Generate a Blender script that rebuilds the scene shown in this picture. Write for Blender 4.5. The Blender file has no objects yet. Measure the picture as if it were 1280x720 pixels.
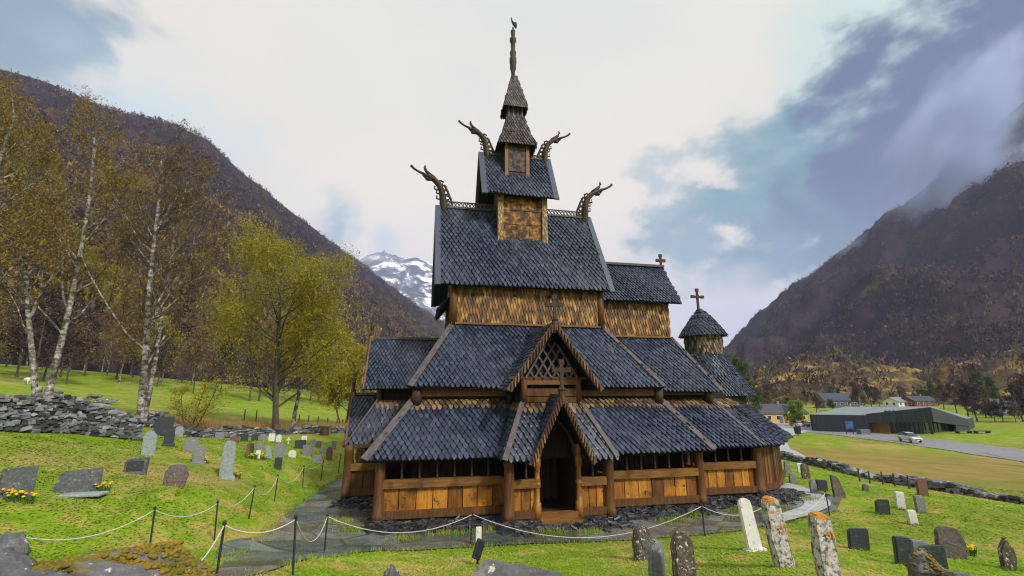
import bpy, bmesh, math, random
import numpy as np
from mathutils import Vector, Matrix
random.seed(7); rng = np.random.default_rng(7)
R = math.radians
S = bpy.context.scene
COL = S.collection

HAZE = .00011; EXPO = .88
# ------------------------------------------------------------------ camera
FPX = 560.0; HZ = 484.0
PSI = math.atan((640-523)/math.hypot(FPX, HZ-360)); TH = math.atan((HZ-360)/FPX)
CAM = (0.0, 0.0, 5.2)
FW = (math.sin(PSI), math.cos(PSI)); RT = (math.cos(PSI), -math.sin(PSI))
def ray(px, py):
    u = (px-640)/FPX; v = (360-py)/FPX
    fx = math.cos(TH)-math.sin(TH)*v; fz = math.sin(TH)+math.cos(TH)*v
    return (FW[0]*fx+RT[0]*u, FW[1]*fx+RT[1]*u, fz, fx)
def at(px, py, h):                     # point seen at a pixel, h metres ahead of the camera
    d = ray(px, py); t = h/d[3]
    return (CAM[0]+d[0]*t, CAM[1]+d[1]*t, CAM[2]+d[2]*t)
cd = bpy.data.cameras.new('camera'); cam = bpy.data.objects.new('camera', cd); COL.objects.link(cam)
cd.sensor_width = 36; cd.lens = FPX/1280*36; cd.clip_start = 0.1; cd.clip_end = 20000
cam.location = CAM; cam.rotation_euler = (math.pi/2+TH, 0, -PSI)
S.camera = cam

# ------------------------------------------------------------------ ground function (thin plate through surveyed points)
ctl = [(-3,22,.42),(-1.3,17.5,.36),(5,16.5,.28),(11.7,17.5,.28),(16,19,.32),(5,24,.4),(5,31,.3),(16,29,.1),(-3,28,.35),(21,24,.05),
       (0,0,3.3),(-6,0,3.8),(6,0,3.0),(0,-15,6),(-25,-15,9),(25,-15,3),(0,5,2.35),(-4,5,2.6),(4,5,2.2),(0,9,1.25),(9,5,1.9),(-9,5,2.9)]
for px, py, h in [(588,685,14.5),(881,671,15),(405,691,11.8),(365,718,9.6),(268,676,13.1),(187,691,12),(311,649,16),(343,627,19.6),(378,610,25),(423,592,31),
    (1038,724,8.6),(1000,706,10.5),(945,690,12.5),(1200,700,13),(1260,714,12.2),(1075,688,13.8),(640,705,12.5),(850,714,11.4),
    (1055,625,21),(1152,627,20.5),(1115,642,19),(985,574,38),(1100,601,29),(1200,618,25),(1280,631,22.5),
    (1150,575,48),(1280,592,36),(1000,562,62),(1140,552,74),(1280,573,62),(1013,541,105),(1205,541,100),(970,526,170),(1100,510,215),(1280,507,230),(930,514,230),
    (0,537,19),(165,549,25),(90,620,14),(20,622,13),(282,598,16.2),(218,607,16.5),(167,592,17),(184,570,21.5),(350,575,26),(400,560,34),(300,549,36),(230,547,32),
    (55,497,27),(175,531,27.5),(345,541,40),(0,470,72),(0,482,50),(250,502,72),(400,516,78),(0,455,115),(300,484,115),(430,503,130),(620,505,130),(800,512,160),(-200,440,100),(-150,500,24),
    (1420,560,70),(1420,640,22),(1420,510,240)]:
    ctl.append(at(px, py, h))
P = np.array(ctl); N = len(P)
def _U(r2): return np.where(r2 > 1e-9, r2*np.log(np.maximum(r2, 1e-9))*.5, 0)
_A = np.zeros((N+3, N+3)); _d = ((P[:, None, :2]-P[None, :, :2])**2).sum(-1)
_A[:N, :N] = _U(_d)+np.eye(N)*2.0; _A[:N, N] = 1; _A[:N, N+1:] = P[:, :2]; _A[N, :N] = 1; _A[N+1:, :N] = P[:, :2].T
_w = np.linalg.solve(_A, np.concatenate([P[:, 2], [0, 0, 0]]))
def _hash(ix, iy, s):
    v = np.sin(ix*127.1+iy*311.7+s*74.7)*43758.5453
    return v-np.floor(v)
def vnoise(x, y, s=0):
    ix = np.floor(x); iy = np.floor(y); fx = x-ix; fy = y-iy
    fx = fx*fx*(3-2*fx); fy = fy*fy*(3-2*fy)
    a = _hash(ix, iy, s); b = _hash(ix+1, iy, s); c = _hash(ix, iy+1, s); d = _hash(ix+1, iy+1, s)
    return (a+(b-a)*fx)*(1-fy)+(c+(d-c)*fx)*fy
def fbm(x, y, o=5, s=0):
    t = 0; amp = .5; 
    for k in range(o):
        t = t+amp*vnoise(x, y, s+k); x = x*2.03+11.3; y = y*2.03+7.7; amp *= .5
    return t-.5+.5**(o+1)
def gz(x, y):
    x = np.atleast_1d(np.asarray(x, float)); y = np.atleast_1d(np.asarray(y, float)); sh = x.shape
    q = np.stack([x.ravel(), y.ravel()], 1); out = np.empty(len(q))
    for k in range(0, len(q), 20000):
        b = q[k:k+20000]; d2 = ((b[:, None]-P[None, :, :2])**2).sum(-1)
        out[k:k+20000] = _U(d2)@_w[:N]+_w[N]+b@_w[N+1:]
    rr = np.hypot(q[:, 0], q[:, 1]); t = np.clip((rr-260)/250, 0, 1); t = t*t*(3-2*t)
    out = np.clip(out, -12, 30)*(1-t)+(-5)*t
    out += np.clip((rr-7)/10, 0, 1)*(.10*fbm(q[:, 0]/2.2, q[:, 1]/2.2, 4, 3)+.25*np.clip(rr/60-.2, 0, 1.5)*fbm(q[:, 0]/9, q[:, 1]/9, 4, 5))
    # level the ground round the church
    dx = np.maximum(np.abs(q[:, 0]-6.8)-10.5, 0); dy = np.maximum(np.abs(q[:, 1]-24)-8.2, 0)
    k = np.clip(1-np.hypot(dx, dy)/4, 0, 1)
    out = out*(1-k*.7)+(.33)*k*.7
    return out.reshape(sh)
def g1(x, y): return float(gz(x, y)[0])
def hit(px, py, hmin=4.0):             # where the sight line through a pixel meets the ground
    d = ray(px, py); hs = np.geomspace(hmin, 260, 700)
    t = hs/d[3]; xs = CAM[0]+d[0]*t; ys = CAM[1]+d[1]*t; zs = CAM[2]+d[2]*t-gz(xs, ys)
    i = np.argmax(zs < 0)
    if zs[i] >= 0: i = len(hs)-1
    return float(xs[i]), float(ys[i]), float(hs[i])

# ------------------------------------------------------------------ object helpers
ORG = {}
def tag(o, label=None, cat=None, group=None, kind=None):
    if label: o['label'] = label
    if cat: o['category'] = cat
    if group: o['group'] = group
    if kind: o['kind'] = kind
    return o
def empty(name, loc, label=None, cat=None, group=None):
    o = bpy.data.objects.new(name, None); COL.objects.link(o); o.location = loc; o.empty_display_size = .3
    ORG[o.name] = Vector(loc); return tag(o, label, cat, group)
def copy_tree(o, parent=None):
    c = o.copy(); COL.objects.link(c)
    if parent: c.parent = parent
    for ch in list(o.children): copy_tree(ch, c)
    return c
class MB:
    def __init__(s): s.v = []; s.f = []
    def add(s, vs, fs):
        b = len(s.v); s.v.extend(tuple(p) for p in vs); s.f.extend(tuple(i+b for i in f) for f in fs); return s
    def box(s, c, d, rot=None, taper=1.0):
        hx, hy, hz = d[0]/2, d[1]/2, d[2]/2; vs = []
        for z in (-1, 1):
            k = taper if z > 0 else 1
            for x, y in ((-1, -1), (1, -1), (1, 1), (-1, 1)):
                p = Vector((x*hx*k, y*hy*k, z*hz))
                if rot is not None: p = rot@p
                vs.append((p.x+c[0], p.y+c[1], p.z+c[2]))
        return s.add(vs, [(3, 2, 1, 0), (4, 5, 6, 7), (0, 1, 5, 4), (1, 2, 6, 5), (2, 3, 7, 6), (3, 0, 4, 7)])
    def beam(s, a, b, w, h, up=(0, 0, 1)):
        a = Vector(a); b = Vector(b); d = (b-a).normalized(); up = Vector(up)
        sd = d.cross(up); sd = sd.normalized() if sd.length > 1e-4 else Vector((1, 0, 0)); u = sd.cross(d).normalized()
        vs = []
        for p in (a, b):
            for i, j in ((-1, -1), (1, -1), (1, 1), (-1, 1)): vs.append(p+sd*(i*w/2)+u*(j*h/2))
        return s.add(vs, [(0, 1, 2, 3), (7, 6, 5, 4), (0, 4, 5, 1), (1, 5, 6, 2), (2, 6, 7, 3), (3, 7, 4, 0)])
    def tube(s, pts, rad, n=8, cap=True):
        pts = [Vector(p) for p in pts]; vs = []; m = len(pts)
        ref = Vector((.31, .17, .93))
        for i, p in enumerate(pts):
            d = (pts[min(i+1, m-1)]-pts[max(i-1, 0)])
            d = d.normalized() if d.length > 1e-9 else Vector((0, 0, 1))
            if abs(d.dot(ref)) > .97: ref = Vector((.9, .3, .1))
            a = d.cross(ref).normalized(); b = d.cross(a)
            r = rad[i] if hasattr(rad, '__len__') else rad
            rx, ry = r if hasattr(r, '__len__') else (r, r)
            for k in range(n):
                t = 2*math.pi*k/n; vs.append(p+a*(math.cos(t)*rx)+b*(math.sin(t)*ry))
        fs = [(i*n+k, i*n+(k+1) % n, (i+1)*n+(k+1) % n, (i+1)*n+k) for i in range(m-1) for k in range(n)]
        if cap: fs += [tuple(range(n-1, -1, -1)), tuple((m-1)*n+k for k in range(n))]
        return s.add(vs, fs)
    def lathe(s, c, prof, n=16, a0=0, sx=1, sy=1):
        vs = [(c[0]+r*sx*math.cos(a0+2*math.pi*k/n), c[1]+r*sy*math.sin(a0+2*math.pi*k/n), c[2]+z) for r, z in prof for k in range(n)]
        m = len(prof)
        fs = [(i*n+k, i*n+(k+1) % n, (i+1)*n+(k+1) % n, (i+1)*n+k) for i in range(m-1) for k in range(n)]
        return s.add(vs, fs+[tuple(range(n-1, -1, -1)), tuple((m-1)*n+k for k in range(n))])
    def slab(s, poly, th, nrm=None):   # a planar polygon given thickness downwards along its normal
        p = [Vector(q) for q in poly]; n = (p[1]-p[0]).cross(p[2]-p[0]).normalized() if nrm is None else Vector(nrm)
        if nrm is None and n.z < 0: n = -n
        m = len(p); vs = p+[q-n*th for q in p]
        return s.add(vs, [tuple(range(m)), tuple(range(2*m-1, m-1, -1))]+[(i, (i+1) % m, m+(i+1) % m, m+i) for i in range(m)])
    def build(s, name, mat, parent=None, org=None, smooth=False):
        o3 = ORG.get(parent.name) if parent else (Vector(org) if org else Vector((0, 0, 0)))
        if o3 is None: o3 = ORG[parent.name]
        me = bpy.data.meshes.new(name)
        me.from_pydata([(v[0]-o3.x, v[1]-o3.y, v[2]-o3.z) for v in s.v], [], s.f); me.update()
        bm = bmesh.new(); bm.from_mesh(me); bmesh.ops.recalc_face_normals(bm, faces=bm.faces) if len(s.f) < 60000 else None
        bm.to_mesh(me); bm.free()
        if smooth: me.polygons.foreach_set('use_smooth', [True]*len(me.polygons))
        for m_ in (mat if isinstance(mat, list) else [mat]): me.materials.append(m_)
        o = bpy.data.objects.new(name, me); COL.objects.link(o)
        if parent: o.parent = parent; ORG[o.name] = o3
        else: o.location = o3; ORG[o.name] = o3
        return o
def bevel(o, w=.02, seg=1):
    m = o.modifiers.new('bevel', 'BEVEL'); m.width = w; m.segments = seg; m.limit_method = 'ANGLE'; return o

# ------------------------------------------------------------------ materials
def mat(name, stops, scale=4, detail=6, stretch=(1, 1, 1), rough=.85, bump=.3, bdist=.02, island=0., spec=.3, over=(), coord='Object', rvar=0., brighten=1.0):
    m = bpy.data.materials.new(name); m.use_nodes = True; nt = m.node_tree; nd = nt.nodes; ln = nt.links
    b = nd['Principled BSDF']; b.inputs['Roughness'].default_value = rough; b.inputs['Specular IOR Level'].default_value = spec
    if coord == 'Object': tc = nd.new('ShaderNodeTexCoord').outputs['Object']
    else: tc = nd.new('ShaderNodeNewGeometry').outputs['Position']
    mp = nd.new('ShaderNodeMapping'); mp.inputs['Scale'].default_value = stretch; ln.new(tc, mp.inputs['Vector'])
    nz = nd.new('ShaderNodeTexNoise'); nz.inputs['Scale'].default_value = scale; nz.inputs['Detail'].default_value = detail; nz.inputs['Roughness'].default_value = .65
    ln.new(mp.outputs['Vector'], nz.inputs['Vector'])
    fac = nz.outputs['Fac']
    if island > 0:
        ge = nd.new('ShaderNodeNewGeometry'); mx = nd.new('ShaderNodeMix'); mx.inputs['Factor'].default_value = island
        ln.new(fac, mx.inputs['A']); ln.new(ge.outputs['Random Per Island'], mx.inputs['B']); fac = mx.outputs['Result']
    rp = nd.new('ShaderNodeValToRGB'); el = rp.color_ramp.elements
    while len(el) < len(stops): el.new(.5)
    for e, (p, c) in zip(el, stops): e.position = p; e.color = (*c, 1)
    ln.new(fac, rp.inputs['Fac']); colr = rp.outputs['Color']
    for (sc, lo, hi, c, *rest) in over:
        n2 = nd.new('ShaderNodeTexNoise'); n2.inputs['Scale'].default_value = sc; n2.inputs['Detail'].default_value = 5; n2.inputs['Roughness'].default_value = .6
        ofs = nd.new('ShaderNodeVectorMath'); ofs.operation = 'ADD'; ofs.inputs[1].default_value = rest[0] if rest else (sc*3.1, 2.7, 1.3)
        ln.new(tc, ofs.inputs[0]); ln.new(ofs.outputs[0], n2.inputs['Vector'])
        mr = nd.new('ShaderNodeMapRange'); mr.inputs['From Min'].default_value = lo; mr.inputs['From Max'].default_value = hi; ln.new(n2.outputs['Fac'], mr.inputs['Value'])
        mm = nd.new('ShaderNodeMix'); mm.data_type = 'RGBA'; ln.new(mr.outputs['Result'], mm.inputs['Factor']); ln.new(colr, mm.inputs['A']); mm.inputs['B'].default_value = (*c, 1)
        colr = mm.outputs['Result']
    ln.new(colr, b.inputs['Base Color'])
    if rvar:
        mr = nd.new('ShaderNodeMapRange'); mr.inputs['To Min'].default_value = rough-rvar; mr.inputs['To Max'].default_value = rough+rvar
        ln.new(fac, mr.inputs['Value']); ln.new(mr.outputs['Result'], b.inputs['Roughness'])
    if bump:
        bp = nd.new('ShaderNodeBump'); bp.inputs['Strength'].default_value = bump; bp.inputs['Distance'].default_value = bdist
        ln.new(nz.outputs['Fac'], bp.inputs['Height']); ln.new(bp.outputs['Normal'], b.inputs['Normal'])
    return m
M = {}
M['shingle'] = mat('tarred_shingle', [(.12, (.011, .016, .034)), (.5, (.024, .036, .070)), (.88, (.060, .084, .135))], 7, 5, island=.45, rough=.42, bump=.5, spec=.5, rvar=.15, over=[(.8, .58, .76, (.022, .022, .030)), (2.2, .62, .76, (.07, .085, .11))])
M['shingle_old'] = mat('weathered_shingle', [(.15, (.022, .020, .026)), (.5, (.060, .052, .056)), (.9, (.15, .125, .115))], 7, 5, island=.55, rough=.6, bump=.5, spec=.4)
M['shingle_dull'] = mat('brown_shingle', [(.15, (.04, .024, .016)), (.5, (.12, .08, .05)), (.88, (.30, .20, .08))], 6, 5, island=.6, rough=.6, bump=.4, spec=.4)
M['shingle_gold'] = mat('amber_shingle', [(.12, (.035, .016, .008)), (.45, (.12, .055, .016)), (.68, (.27, .135, .028)), (.9, (.60, .36, .07))], 5, 5, stretch=(1, 1, .6), island=.6, rough=.55, bump=.4, spec=.4)
M['wood_dark'] = mat('tarred_wood', [(.2, (.020, .013, .010)), (.6, (.055, .034, .022)), (.9, (.11, .07, .045))], 3, 6, stretch=(1, 1, .25), rough=.65, bump=.4, island=.2)
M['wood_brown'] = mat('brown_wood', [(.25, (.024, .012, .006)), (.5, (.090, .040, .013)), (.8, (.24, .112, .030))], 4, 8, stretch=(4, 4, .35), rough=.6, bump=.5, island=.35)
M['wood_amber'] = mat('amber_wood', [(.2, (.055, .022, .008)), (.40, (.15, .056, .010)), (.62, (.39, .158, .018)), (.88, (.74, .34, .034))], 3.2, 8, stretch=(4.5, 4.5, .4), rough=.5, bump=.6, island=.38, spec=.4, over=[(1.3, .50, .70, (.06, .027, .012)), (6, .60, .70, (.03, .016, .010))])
M['wood_rail'] = mat('rail_wood', [(.25, (.05, .023, .009)), (.5, (.17, .08, .02)), (.85, (.38, .20, .05))], 4, 7, stretch=(.35, 2, 3), rough=.55, bump=.5, island=.2, over=[(1.1, .52, .72, (.045, .024, .012))])
M['deck'] = mat('black_roof_deck', [(.3, (.006, .007, .010)), (.7, (.014, .015, .02))], 4, 3, rough=.8, bump=0)
M['board'] = mat('hip_board_wood', [(.2, (.035, .030, .034)), (.55, (.085, .072, .078)), (.9, (.19, .16, .155))], 5, 6, rough=.6, bump=.4, island=.2)
M['gable_shingle'] = mat('gable_board_shingle', [(.15, (.035, .02, .014)), (.5, (.11, .062, .04)), (.9, (.27, .165, .10))], 6, 5, island=.6, rough=.6, bump=.4)
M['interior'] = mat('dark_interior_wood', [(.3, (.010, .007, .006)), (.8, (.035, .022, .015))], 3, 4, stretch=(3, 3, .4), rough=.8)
M['slate'] = mat('dark_slate', [(.2, (.007, .008, .011)), (.6, (.024, .027, .036)), (.92, (.10, .108, .13))], 6, 6, island=.6, rough=.5, bump=.4, spec=.5)
M['drystone'] = mat('dry_stone', [(.15, (.028, .030, .036)), (.45, (.085, .092, .105)), (.72, (.19, .20, .22)), (.93, (.42, .42, .43))], 5, 6, island=.7, rough=.85, bump=.5, over=[(3., .6, .72, (.09, .10, .03)), (6., .64, .72, (.42, .41, .38))])
M['flag'] = None
M['rope'] = mat('white_rope', [(.3, (.40, .39, .37)), (.7, (.62, .61, .58))], 40, 3, rough=.9)
M['iron'] = mat('dark_iron', [(.3, (.012, .014, .018)), (.7, (.04, .042, .05))], 8, 4, rough=.5)
M['g_dark'] = mat('dark_granite', [(.3, (.022, .026, .034)), (.7, (.075, .082, .1))], 30, 4, rough=.35, bump=.05, over=[(5, .62, .75, (.2, .21, .22))])
M['g_grey'] = mat('grey_granite', [(.25, (.10, .11, .12)), (.55, (.21, .225, .24)), (.85, (.36, .37, .38))], 14, 6, rough=.8, bump=.3, over=[(4, .58, .7, (.06, .065, .065)), (9, .62, .7, (.45, .45, .42))])
M['g_blue'] = mat('blue_grey_stone', [(.25, (.15, .19, .21)), (.55, (.27, .32, .34)), (.85, (.42, .46, .47))], 12, 6, rough=.75, bump=.3, over=[(5, .6, .72, (.1, .12, .12))])
M['g_slate'] = mat('lichened_slate', [(.25, (.045, .05, .058)), (.55, (.105, .115, .125)), (.85, (.2, .21, .215))], 10, 7, rough=.8, bump=.4, over=[(5, .6, .7, (.26, .27, .26)), (11, .64, .7, (.35, .35, .33))])
M['g_white'] = mat('white_marble', [(.25, (.52, .52, .50)), (.75, (.75, .75, .73))], 6, 6, rough=.7, bump=.1, over=[(7, .63, .7, (.33, .25, .1)), (10, .62, .68, (.2, .2, .19))])
M['g_brown'] = mat('brown_stone', [(.25, (.07, .055, .055)), (.55, (.15, .12, .12)), (.85, (.26, .21, .2))], 12, 6, rough=.8, bump=.35, over=[(6, .62, .72, (.3, .28, .27))])
M['g_red'] = mat('red_brown_stone', [(.25, (.11, .05, .038)), (.75, (.25, .13, .1))], 14, 5, rough=.7, bump=.2)
M['g_lichen'] = mat('lichen_stone', [(.3, (.05, .045, .05)), (.42, (.15, .14, .14)), (.52, (.50, .49, .46)), (.8, (.68, .66, .62))], 9, 8, rough=.9, bump=.6, over=[(3.2, .57, .63, (.5, .2, .025)), (8, .6, .66, (.04, .035, .04)), (14, .62, .66, (.75, .73, .7))])
M['g_mottle'] = mat('mottled_stone', [(.35, (.05, .042, .035)), (.55, (.11, .095, .08)), (.75, (.2, .18, .16))], 9, 8, rough=.9, bump=.6, over=[(14, .58, .63, (.62, .6, .54)), (4, .62, .7, (.2, .21, .07))])
M['orange_lichen'] = mat('orange_lichen', [(.3, (.45, .16, .015)), (.7, (.75, .36, .05))], 20, 5, rough=.95, bump=.5)
M['flower'] = mat('yellow_petals', [(.3, (.75, .5, .01)), (.7, (.85, .68, .03))], 10, 2, rough=.7, island=.6, bump=0)
M['stem'] = mat('green_stem', [(.3, (.04, .10, .015)), (.7, (.09, .18, .03))], 10, 2, rough=.7, island=.6, bump=0)
M['moss_rock'] = mat('mossy_rock', [(.2, (.04, .043, .052)), (.5, (.125, .13, .145)), (.85, (.34, .34, .34))], 3.5, 8, rough=.9, bump=.7, bdist=.05, over=[(1.6, .5, .6, (.11, .10, .015)), (2.2, .58, .66, (.26, .12, .02)), (7, .62, .68, (.55, .54, .5))])
M['grey_rock'] = mat('grey_lichen_rock', [(.2, (.035, .038, .048)), (.5, (.105, .11, .125)), (.85, (.30, .30, .30))], 3.5, 8, rough=.9, bump=.7, bdist=.05, over=[(6, .6, .66, (.6, .58, .55)), (5, .62, .68, (.3, .17, .04))])
M['birch'] = mat('birch_bark', [(.40, (.045, .038, .034)), (.50, (.16, .145, .135)), (.60, (.40, .38, .355)), (.8, (.58, .56, .53))], 2.2, 6, stretch=(1, 1, 1.6), rough=.8, bump=.3, over=[(5, .58, .64, (.05, .04, .035))])
M['bark'] = mat('grey_bark', [(.3, (.035, .028, .022)), (.6, (.10, .085, .07)), (.85, (.2, .18, .155))], 6, 6, stretch=(2, 2, .5), rough=.9, bump=.5)
M['twig'] = mat('dark_twigs', [(.3, (.030, .020, .016)), (.7, (.075, .052, .042))], 3, 3, rough=.9, bump=0)
def leafmat(name, a, b, tr=.3):
    m = mat(name, [(.1, a), (.9, b)], .7, 3, rough=.7, island=.6, bump=0, spec=.2)
    nt = m.node_tree; p = nt.nodes['Principled BSDF']; out = nt.nodes['Material Output']
    t = nt.nodes.new('ShaderNodeBsdfTranslucent'); mx = nt.nodes.new('ShaderNodeMixShader'); mx.inputs[0].default_value = tr
    src = p.inputs['Base Color'].links[0].from_socket; nt.links.new(src, t.inputs['Color'])
    nt.links.new(p.outputs[0], mx.inputs[1]); nt.links.new(t.outputs[0], mx.inputs[2]); nt.links.new(mx.outputs[0], out.inputs['Surface'])
    return m
M['leaf_gold'] = leafmat('gold_birch_leaves', (.18, .13, .014), (.40, .28, .04))
M['leaf_olive'] = leafmat('olive_leaves', (.20, .185, .012), (.42, .37, .035))
M['leaf_green'] = leafmat('green_leaves', (.05, .085, .012), (.15, .2, .03))
M['leaf_lime'] = leafmat('lime_leaves', (.11, .17, .015), (.24, .32, .04))
M['leaf_pine'] = leafmat('pine_needles', (.03, .055, .015), (.11, .14, .035), .1)
M['leaf_brown'] = leafmat('bud_brown_twigs', (.075, .050, .036), (.19, .13, .085), .1)
M['leaf_rust'] = leafmat('rust_budding_twigs', (.11, .075, .028), (.25, .17, .06), .15)
M['leaf_purple'] = leafmat('purple_bare_twigs', (.026, .018, .028), (.072, .050, .064), .1)
def lichen_top():
    m = M['g_lichen'].copy(); m.name = 'orange_topped_lichen_stone'; nt = m.node_tree; nd = nt.nodes; ln = nt.links; b = nd['Principled BSDF']; src = b.inputs['Base Color'].links[0].from_socket
    tc = nd.new('ShaderNodeTexCoord'); sp = nd.new('ShaderNodeSeparateXYZ'); ln.new(tc.outputs['Generated'], sp.inputs[0])
    nz = nd.new('ShaderNodeTexNoise'); nz.inputs['Scale'].default_value = 5; nz.inputs['Detail'].default_value = 6; ln.new(tc.outputs['Object'], nz.inputs['Vector'])
    a = nd.new('ShaderNodeMath'); a.operation = 'MULTIPLY_ADD'; ln.new(nz.outputs['Fac'], a.inputs[0]); a.inputs[1].default_value = .35; ln.new(sp.outputs['Z'], a.inputs[2])
    mr = nd.new('ShaderNodeMapRange'); mr.inputs['From Min'].default_value = 1.115; mr.inputs['From Max'].default_value = 1.15; ln.new(a.outputs[0], mr.inputs['Value'])
    mx = nd.new('ShaderNodeMix'); mx.data_type = 'RGBA'; ln.new(mr.outputs['Result'], mx.inputs['Factor']); ln.new(src, mx.inputs['A']); mx.inputs['B'].default_value = (.50, .24, .03, 1); ln.new(mx.outputs['Result'], b.inputs['Base Color']); return m
M['g_lichen_top'] = lichen_top()
def solid(name, c, rough=.6, spec=.4, var=.2, sc=6, emit=None):
    return mat(name, [(.2, tuple(x*(1-var) for x in c)), (.8, tuple(min(1, x*(1+var)) for x in c))], sc, 4, rough=rough, spec=spec, bump=.1)

# ground: grass with straw coloured worn patches
def ground_mat():
    m = mat('meadow_grass', [(.25, (.085, .165, .008)), (.5, (.15, .26, .012)), (.75, (.235, .33, .022))], .9, 9, rough=.95, bump=.4, bdist=.04, spec=.1, coord='Position',
            over=[(.05, .50, .70, (.16, .18, .035)), (.11, .57, .70, (.30, .25, .085)), (.33, .53, .70, (.36, .29, .09)), (1.3, .53, .68, (.34, .28, .075)), (7.0, .60, .78, (.16, .12, .04)), (5.0, .56, .78, (.07, .12, .012))])
    nt = m.node_tree; nd = nt.nodes; ln = nt.links; b = nd['Principled BSDF']
    # dry brownish meadow east of the churchyard wall
    src = b.inputs['Base Color'].links[0].from_socket
    at_ = nd.new('ShaderNodeAttribute'); at_.attribute_name = 'dry'
    nz = nd.new('ShaderNodeTexNoise'); nz.inputs['Scale'].default_value = .16; nz.inputs['Detail'].default_value = 12; nz.inputs['Roughness'].default_value = .8
    ge = nd.new('ShaderNodeNewGeometry'); ln.new(ge.outputs['Position'], nz.inputs['Vector'])
    rp = nd.new('ShaderNodeValToRGB'); rp.color_ramp.elements[0].position = .40; rp.color_ramp.elements[0].color = (.12, .15, .025, 1); rp.color_ramp.elements[1].position = .58; rp.color_ramp.elements[1].color = (.30, .18, .075, 1)
    ln.new(nz.outputs['Fac'], rp.inputs['Fac'])
    mx = nd.new('ShaderNodeMix'); mx.data_type = 'RGBA'; ln.new(at_.outputs['Fac'], mx.inputs['Factor']); ln.new(src, mx.inputs['A']); ln.new(rp.outputs['Color'], mx.inputs['B'])
    ln.new(mx.outputs['Result'], b.inputs['Base Color'])
    return m
M['grass'] = ground_mat()
GC_STOPS = [(.2, (.10, .19, .010)), (.5, (.165, .28, .015)), (.8, (.25, .35, .026))]
def grass_blade_mat():
    m = mat('grass_blades', GC_STOPS, .9, 9, rough=.8, bump=0, spec=.15, island=.35, coord='Position', over=[(.05, .50, .70, (.18, .20, .04)), (.11, .57, .70, (.33, .28, .095)), (.33, .53, .70, (.40, .32, .10)), (1.3, .53, .68, (.38, .31, .085))])
    nt = m.node_tree; p = nt.nodes['Principled BSDF']; out = nt.nodes['Material Output']; t = nt.nodes.new('ShaderNodeBsdfTranslucent'); mx = nt.nodes.new('ShaderNodeMixShader'); mx.inputs[0].default_value = 0
    src = p.inputs['Base Color'].links[0].from_socket; nt.links.new(src, t.inputs['Color']); nt.links.new(p.outputs[0], mx.inputs[1]); nt.links.new(t.outputs[0], mx.inputs[2]); nt.links.new(mx.outputs[0], out.inputs['Surface']); return m
M['grass_blade'] = grass_blade_mat()
def flag_mat():
    m = mat('wet_flagstones', [(.25, (.050, .058, .062)), (.5, (.115, .13, .135)), (.8, (.23, .25, .255))], 1.3, 8, rough=.26, bump=.25, spec=.5, coord='Position', rvar=.2,
            over=[(2.4, .58, .72, (.14, .115, .085)), (9, .6, .7, (.30, .31, .31))])
    nt = m.node_tree; nd = nt.nodes; ln = nt.links; b = nd['Principled BSDF']; src = b.inputs['Base Color'].links[0].from_socket
    ge = nd.new('ShaderNodeNewGeometry'); mp = nd.new('ShaderNodeMapping'); mp.inputs['Scale'].default_value = (.5, .85, .3); mp.inputs['Rotation'].default_value = (0, 0, .3); ln.new(ge.outputs['Position'], mp.inputs['Vector'])
    vo = nd.new('ShaderNodeTexVoronoi'); vo.feature = 'DISTANCE_TO_EDGE'; vo.inputs['Scale'].default_value = 1.0; ln.new(mp.outputs[0], vo.inputs['Vector'])
    vc = nd.new('ShaderNodeTexVoronoi'); vc.inputs['Scale'].default_value = 1.0; ln.new(mp.outputs[0], vc.inputs['Vector'])
    mr = nd.new('ShaderNodeMapRange'); mr.inputs['From Min'].default_value = .006; mr.inputs['From Max'].default_value = .03; ln.new(vo.outputs['Distance'], mr.inputs['Value'])
    hs = nd.new('ShaderNodeHueSaturation'); ln.new(src, hs.inputs['Color']); sx = nd.new('ShaderNodeSeparateXYZ'); ln.new(vc.outputs['Color'], sx.inputs[0])
    m2 = nd.new('ShaderNodeMapRange'); m2.inputs['To Min'].default_value = .55; m2.inputs['To Max'].default_value = 1.35; ln.new(sx.outputs[0], m2.inputs['Value']); ln.new(m2.outputs[0], hs.inputs['Value'])
    mx = nd.new('ShaderNodeMix'); mx.data_type = 'RGBA'; ln.new(mr.outputs['Result'], mx.inputs['Factor']); mx.inputs['A'].default_value = (.045, .06, .02, 1)
    tn = nd.new('ShaderNodeMix'); tn.data_type = 'RGBA'; tn.blend_type = 'MULTIPLY'; tn.inputs['Factor'].default_value = .8; t2 = nd.new('ShaderNodeValToRGB'); t2.color_ramp.elements[0].color = (.86, 1.0, .98, 1); t2.color_ramp.elements[1].color = (1.15, .92, .74, 1); t2.color_ramp.elements[0].position = .55; t2.color_ramp.elements[1].position = .9; ln.new(sx.outputs[1], t2.inputs['Fac']); ln.new(hs.outputs['Color'], tn.inputs['A']); ln.new(t2.outputs['Color'], tn.inputs['B']); ln.new(tn.outputs['Result'], mx.inputs['B'])
    ln.new(mx.outputs['Result'], b.inputs['Base Color'])
    return m
M['flag'] = flag_mat()
M['asphalt'] = mat('pale_wet_asphalt', [(.3, (.22, .23, .26)), (.7, (.38, .39, .43))], 2, 8, rough=.28, bump=.1, spec=.5, coord='Position')
M['gravel'] = mat('pale_gravel', [(.3, (.32, .33, .36)), (.7, (.52, .53, .56))], 3, 8, rough=.35, bump=.3, coord='Position')
M['paint'] = solid('white_road_paint', (.75, .75, .73), .7)

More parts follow.
